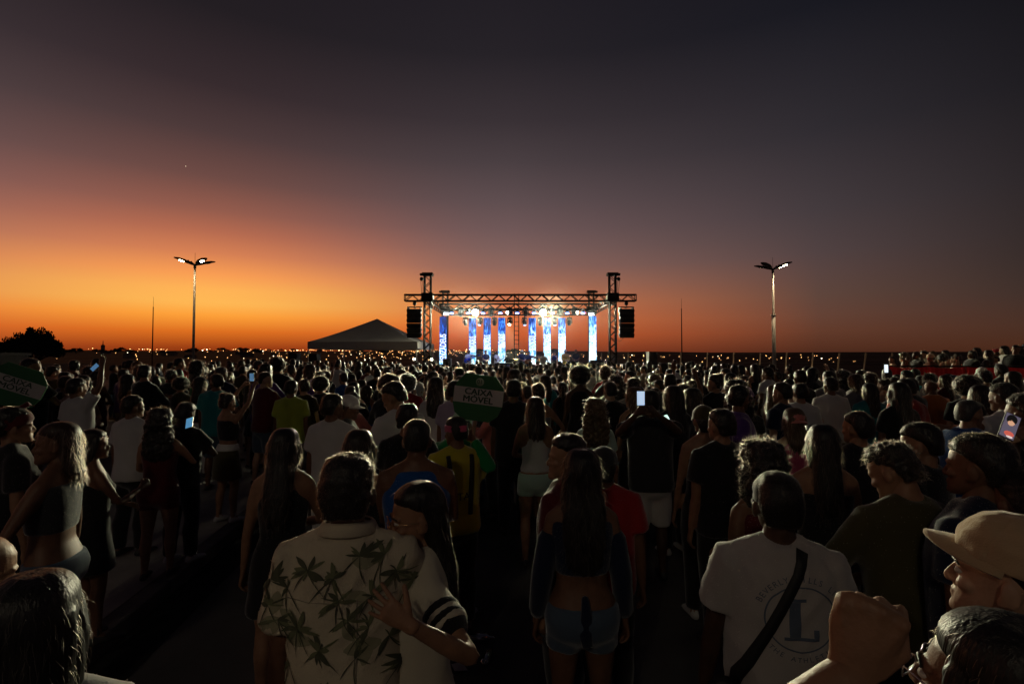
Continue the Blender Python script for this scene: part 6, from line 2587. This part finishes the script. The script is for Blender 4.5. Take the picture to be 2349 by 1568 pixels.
def crowd_person(x, y, zg, rz, sc, px, row, grp, seen, tpl=None, topc=None):
    fem = cr_.random() < .5
    k = cr_.choice(FEM if fem else MALE) if tpl is None else tpl
    T = TPL[k]
    if any(p in ('up', 'upphone', 'phone', 'wave') for p in T['pose']) and cr_.random() < .72:
        k = cr_.choice(FEM[:2] if fem else MALE[:3])
        T = TPL[k]
    sk = cr_.choice(SKT)
    b = link('person', T['body'], mats=[skin(sk), SHOE])
    b.location = (x, y, zg)
    b.rotation_euler = (R(cr_.gauss(0, 1.6)), R(cr_.gauss(0, 1.8)), rz)
    b.scale = (sc, sc, sc)
    tc_ = topc or cr_.choice(TOPC)
    bc_ = cr_.choice(BOTC)
    if T['top']:
        link('dress' if T['kind'] == 'dress' else 'shirt', T['top'], b, [cloth(tc_)])
        put_lint(T['top'], b.children[0], 'lint')
    put_lint(T['body'], b, 'skin')
    if T['bot']:
        link({'trousers': 'trousers', 'shorts': 'shorts', 'hotpants': 'shorts', 'skirt': 'skirt'}[T['botk']], T['bot'], b, [cloth(bc_)])
    hk = cr_.choice(HK_F if fem else HK_M)
    tone = cr_.choice(['black', 'black', 'black', 'brown', 'brown', 'auburn', 'blonde'] if fem else ['black', 'black', 'black', 'brown', 'grey'])
    if hk == 'afro' and cr_.random() < .6:
        hk = 'long' if fem else 'short'
    hmsh = get_hair(hk, 420, .0125, 1 + cr_.randint(0, 1), None, .0022)
    put_hair(hmsh, b, tone, T['fig'].H)
    capc = ''
    if hk == 'capped':
        capc = cr_.choice(['white', 'black', 'red', 'navy', 'beige', 'charcoal'])
        put_cap(b, T['fig'], capc, cr_.random() < .3)
    zone = [z for lim, z in ZONES if px < lim][0]
    hw = ('a ' + capc + ' cap') if capc else (HW[hk] if tone == 'black' or hk == 'afro' else HW[hk].replace('hair', tone + ' hair', 1) if not HW[hk].startswith('a ') else 'a ' + tone + ' ' + HW[hk][2:])
    wear = 'dress' if T['kind'] == 'dress' else ('top' if fem else 'shirt')
    pw = [PW[p] for p in T['pose'] if PW[p]]
    turn = 'turned left' if rz > .35 else ('turned right' if rz < -.35 else '')
    botw = '' if not T['bot'] else bc_ + ' ' + ('skirt' if T['botk'] == 'skirt' else 'trousers' if T['botk'] == 'trousers' else 'shorts')
    opts = [f'person with {hw}, {tc_} {wear}, {row} {zone}']
    for extra in (pw[:1] + [turn] + ['bare arms' if T['kind'] in ('tank', 'strapless', 'halter', 'crop', 'fit', 'dress') else 'covered shoulders', botw] + pw[1:]):
        if extra:
            opts.append(f'person with {hw}, {tc_} {wear}, {extra}, {row} {zone}')
    opts = [o_ for o_ in opts if len(o_.split()) <= 16]
    lab = next((o_ for o_ in opts if o_ not in seen), opts[-1])
    seen[lab] = seen.get(lab, 0) + 1
    tag(b, lab, 'person', grp)
    return b


SEEN = {}
GRID = {}


def free(x, y, rad):
    gx, gy = int(x // 1), int(y // 1)
    for i in (-1, 0, 1):
        for j in (-1, 0, 1):
            for (a, c) in GRID.get((gx + i, gy + j), ()):
                if (a - x) ** 2 + (c - y) ** 2 < rad * rad:
                    return False
    return True


def occupy(x, y):
    GRID.setdefault((int(x // 1), int(y // 1)), []).append((x, y))


for x, y in PEOPLE_XY:
    occupy(x, y)
cand = []
tries = 0
while len(cand) < 900 and tries < 60000:
    tries += 1
    y = math.sqrt(cr_.uniform(4.2 ** 2, 29.2 ** 2))
    x = cr_.uniform(-1.08, 1.08) * y
    u = x / y
    if y < 6.3 and u < .30:
        continue
    if y < 7.4 and -.82 < u < -.44:
        continue
    if y < 4.9 and u < .5:
        continue
    if x > q0.x - .4 and 12.9 < y < 17.9:
        continue
    if x > q0.x and y > 17:
        continue
    if x < -13.4 and y > 15.5:
        continue
    if abs(x - at(443, 836, 32).x) < .3 and y > 31:
        continue
    if y > 24 and u > .35 and cr_.random() < .55:
        continue
    if y > 22 and u < -.42 and cr_.random() < .45:
        continue
    if any(abs(u - hu) < .048 and y < hd for hu, hd in KEEP_CLEAR):
        continue
    rad = .56 if y < 12 else (.62 if y < 20 else .66)
    if y > 12 and abs(u) > .55:
        rad = .75
    if y > 6.5 and noise.noise((x * .42, y * .42, 4.2)) < -.30 and cr_.random() < .8:
        continue
    if not free(x, y, rad):
        continue
    occupy(x, y)
    cand.append((x, y))
cand.sort(key=lambda p: p[1])
NI = 300
far_people = []
for i, (x, y) in enumerate(cand):
    px = 1174.5 + FPX * x / y
    aim = math.atan2(-(0.6 - x), 33 - y)
    rz = aim + cr_.gauss(0, .22)
    if cr_.random() < .13:
        rz += cr_.choice((-1, 1)) * cr_.uniform(.8, 1.9)
    sc = cr_.gauss(.96, .055)
    sc = min(1.08, max(.87, sc))
    if i < NI - 68 - 24:
        row = 'near rows' if y < 8 else ('mid crowd' if y < 12 else ('far crowd' if y < 16 else 'at the stage'))
        crowd_person(x, y, ground_z(x, y), rz, sc, px, row, 'people of the crowd facing the stage', SEEN)
    else:
        far_people.append((x, y, rz, sc))

# guests on the raised platform
vg = [(2078, 813), (2098, 808), (2118, 806), (2135, 812), (2160, 816), (2186, 818), (2204, 812), (2222, 806), (2240, 815), (2262, 805), (2280, 818), (2302, 796), (2318, 793), (2338, 797), (2356, 790), (2110, 822), (2150, 806), (2176, 804), (2232, 800), (2290, 801), (2330, 806), (2052, 826)]
vcol = ['cream', 'black', 'cream', 'orange', 'maroon', 'white', 'beige', 'black', 'cream', 'black', 'charcoal', 'white', 'black', 'green', 'black', 'rose', 'olive', 'beige', 'black', 'black', 'red', 'yellow']
for k, (x, yt) in enumerate(vg):
    d = 13.6 + (k % 3) * .75 + (1.3 if k > 14 else 0)
    P = at(x, yt, d)
    if P.x < q0.x + .2:
        P.x = q0.x + .25
    sc = min(1.06, max(.84, (P.z - VZ) / 1.735))
    tp = [8, 0, 11, 9, 12, 8, 14, 0, 9, 1, 5, 1, 0, 2, 6, 15, 11, 8, 0, 7, 9, 12][k]
    crowd_person(P.x, d, VZ, 1.2 + cr_.gauss(0, .5), sc, x, 'on the platform', 'guests on the raised platform', SEEN, tp, vcol[k])

# the rest of the crowd as one mass of the same figures, coarser
LOWM = []
for k in (0, 1, 5, 8, 9, 11, 12, 3):
    T = TPL[k]
    row = {}
    for nm, src, ratio in (('body', T['body'], .026), ('top', T['top'], .045), ('bot', T['bot'], .02)):
        if src is None:
            continue
        o = bpy.data.objects.new('tmp', src)
        WORK.collection.objects.link(o)
        dmd = o.modifiers.new('d', 'DECIMATE')
        dmd.ratio = ratio
        WORK.view_layers[0].update()
        row[nm] = bpy.data.meshes.new_from_object(o.evaluated_get(WORK.view_layers[0].depsgraph))
        bpy.data.objects.remove(o)
    hsrc = get_hair('long' if T['sex'] == 'f' else 'short', 60, .022, 1, None, .006)
    o = bpy.data.objects.new('tmp', hsrc)
    WORK.collection.objects.link(o)
    o.modifiers.new('d', 'DECIMATE').ratio = .16
    WORK.view_layers[0].update()
    row['hair'] = bpy.data.meshes.new_from_object(o.evaluated_get(WORK.view_layers[0].depsgraph))
    bpy.data.objects.remove(o)
    fl_ = FLY[hsrc.as_pointer()]
    fa_ = np.empty(len(fl_.points) * 3, dtype=np.float32)
    fl_.attributes['position'].data.foreach_get('vector', fa_)
    row['fly'] = fa_.reshape(-1, 3)
    row['H'] = T['fig'].H
    LOWM.append(row)
mats_ = [skin('brown'), skin('tan'), hairm('black'), hairm('brown')] + [cloth(c) for c in ('black', 'charcoal', 'navy', 'white', 'grey', 'maroon', 'beige', 'olive')] + [cloth('denim')]
V, F, MI, off = [], [], [], 0
FP_ = []
for (x, y, rz, sc) in far_people:
    row = cr_.choice(LOWM)
    W = Matrix.Translation((x, y, ground_z(x, y))) @ Matrix.Rotation(rz, 4, 'Z') @ Matrix.Scale(sc, 4)
    A = np.array(W @ row['H'])
    FP_.append(row['fly'] @ A[:3, :3].T + A[:3, 3])
    for nm in ('body', 'top', 'bot', 'hair'):
        if nm not in row:
            continue
        me = row[nm]
        A = np.array(W @ row['H'] if nm == 'hair' else W)
        c = co_of(me) @ A[:3, :3].T + A[:3, 3]
        V.append(c)
        F += [tuple(i + off for i in p.vertices) for p in me.polygons]
        off += len(c)
        mi = {'body': cr_.randint(0, 1), 'hair': 2 + (cr_.random() < .35), 'top': 4 + cr_.choice([0, 0, 1, 2, 3, 3, 4, 5, 6, 7]), 'bot': 12 if cr_.random() < .4 else 4}[nm]
        MI += [mi] * len(me.polygons)
cm_ = bpy.data.meshes.new('crowd')
cm_.from_pydata(np.concatenate(V).tolist(), [], F)
for m in mats_:
    cm_.materials.append(m)
cm_.polygons.foreach_set('material_index', MI)
cm_.polygons.foreach_set('use_smooth', [True] * len(F))
crowd_o = link('crowd', cm_)
FP_ = np.concatenate(FP_)
hc = bpy.data.hair_curves.new('flyaway_hair')
hc.add_curves([4] * (len(FP_) // 4))
hc.attributes['position'].data.foreach_set('vector', np.ascontiguousarray(FP_, dtype=np.float32).ravel())
ra = hc.attributes.new('radius', 'FLOAT', 'POINT') if 'radius' not in hc.attributes else hc.attributes['radius']
ra.data.foreach_set('value', np.tile(np.array([.0024, .002, .0017, .0008], dtype=np.float32), len(FP_) // 4))
hc.materials.append(fuzz('black'))
tag(link('flyaway_hair', hc, crowd_o), kind='stuff')
tag(crowd_o, 'dense far crowd of small dark heads before the stage', 'crowd', kind='stuff')

# litter on the lot
LT = [(1100, 1448, 'can', 'crushed shiny can'), (1118, 1490, 'bottle', 'small plastic bottle'), (1055, 1505, 'scrap', 'pale paper scrap'), (1112, 1555, 'scrap', 'pale paper scrap')]
for k, (x, y, kind, w) in enumerate(LT):
    dpt = CAM_H / ((y - 818) / FPX) * .98
    p = at(x, y, dpt)
    g = Geo()
    if kind == 'scrap':
        g.add([(-.05, -.04, .006), (.05, -.03, .012), (.06, .04, .006), (-.04, .05, .018), (0, 0, .024)], [(0, 1, 4), (1, 2, 4), (2, 3, 4), (3, 0, 4)])
        o = link('paper_scrap', g.mesh('paper_scrap', [mat('paper', (.6, .58, .55), rough=.8)], False), loc=(p.x, p.y, .002), rot=(0, 0, k))
    else:
        g.tube([(-.06, 0, .033), (.05, 0, .033), (.075, 0, .033), (.10, 0, .033)], [.032, .032, .014, .012], n=12)
        o = link('drink_' + kind, g.mesh('drink_' + kind, [mat('litter_metal', (.6, .6, .55), rough=.2, metal=1)]), loc=(p.x, p.y, 0), rot=(0, 0, k * 1.3))
    tag(o, w + (' lying on the asphalt beside the embracing couple' if k < 3 else ' lying on the asphalt nearest the picture edge'), 'litter')
bpy.data.scenes.remove(WORK)
for m_ in list(bpy.data.meshes):
    if m_.users == 0:
        bpy.data.meshes.remove(m_)
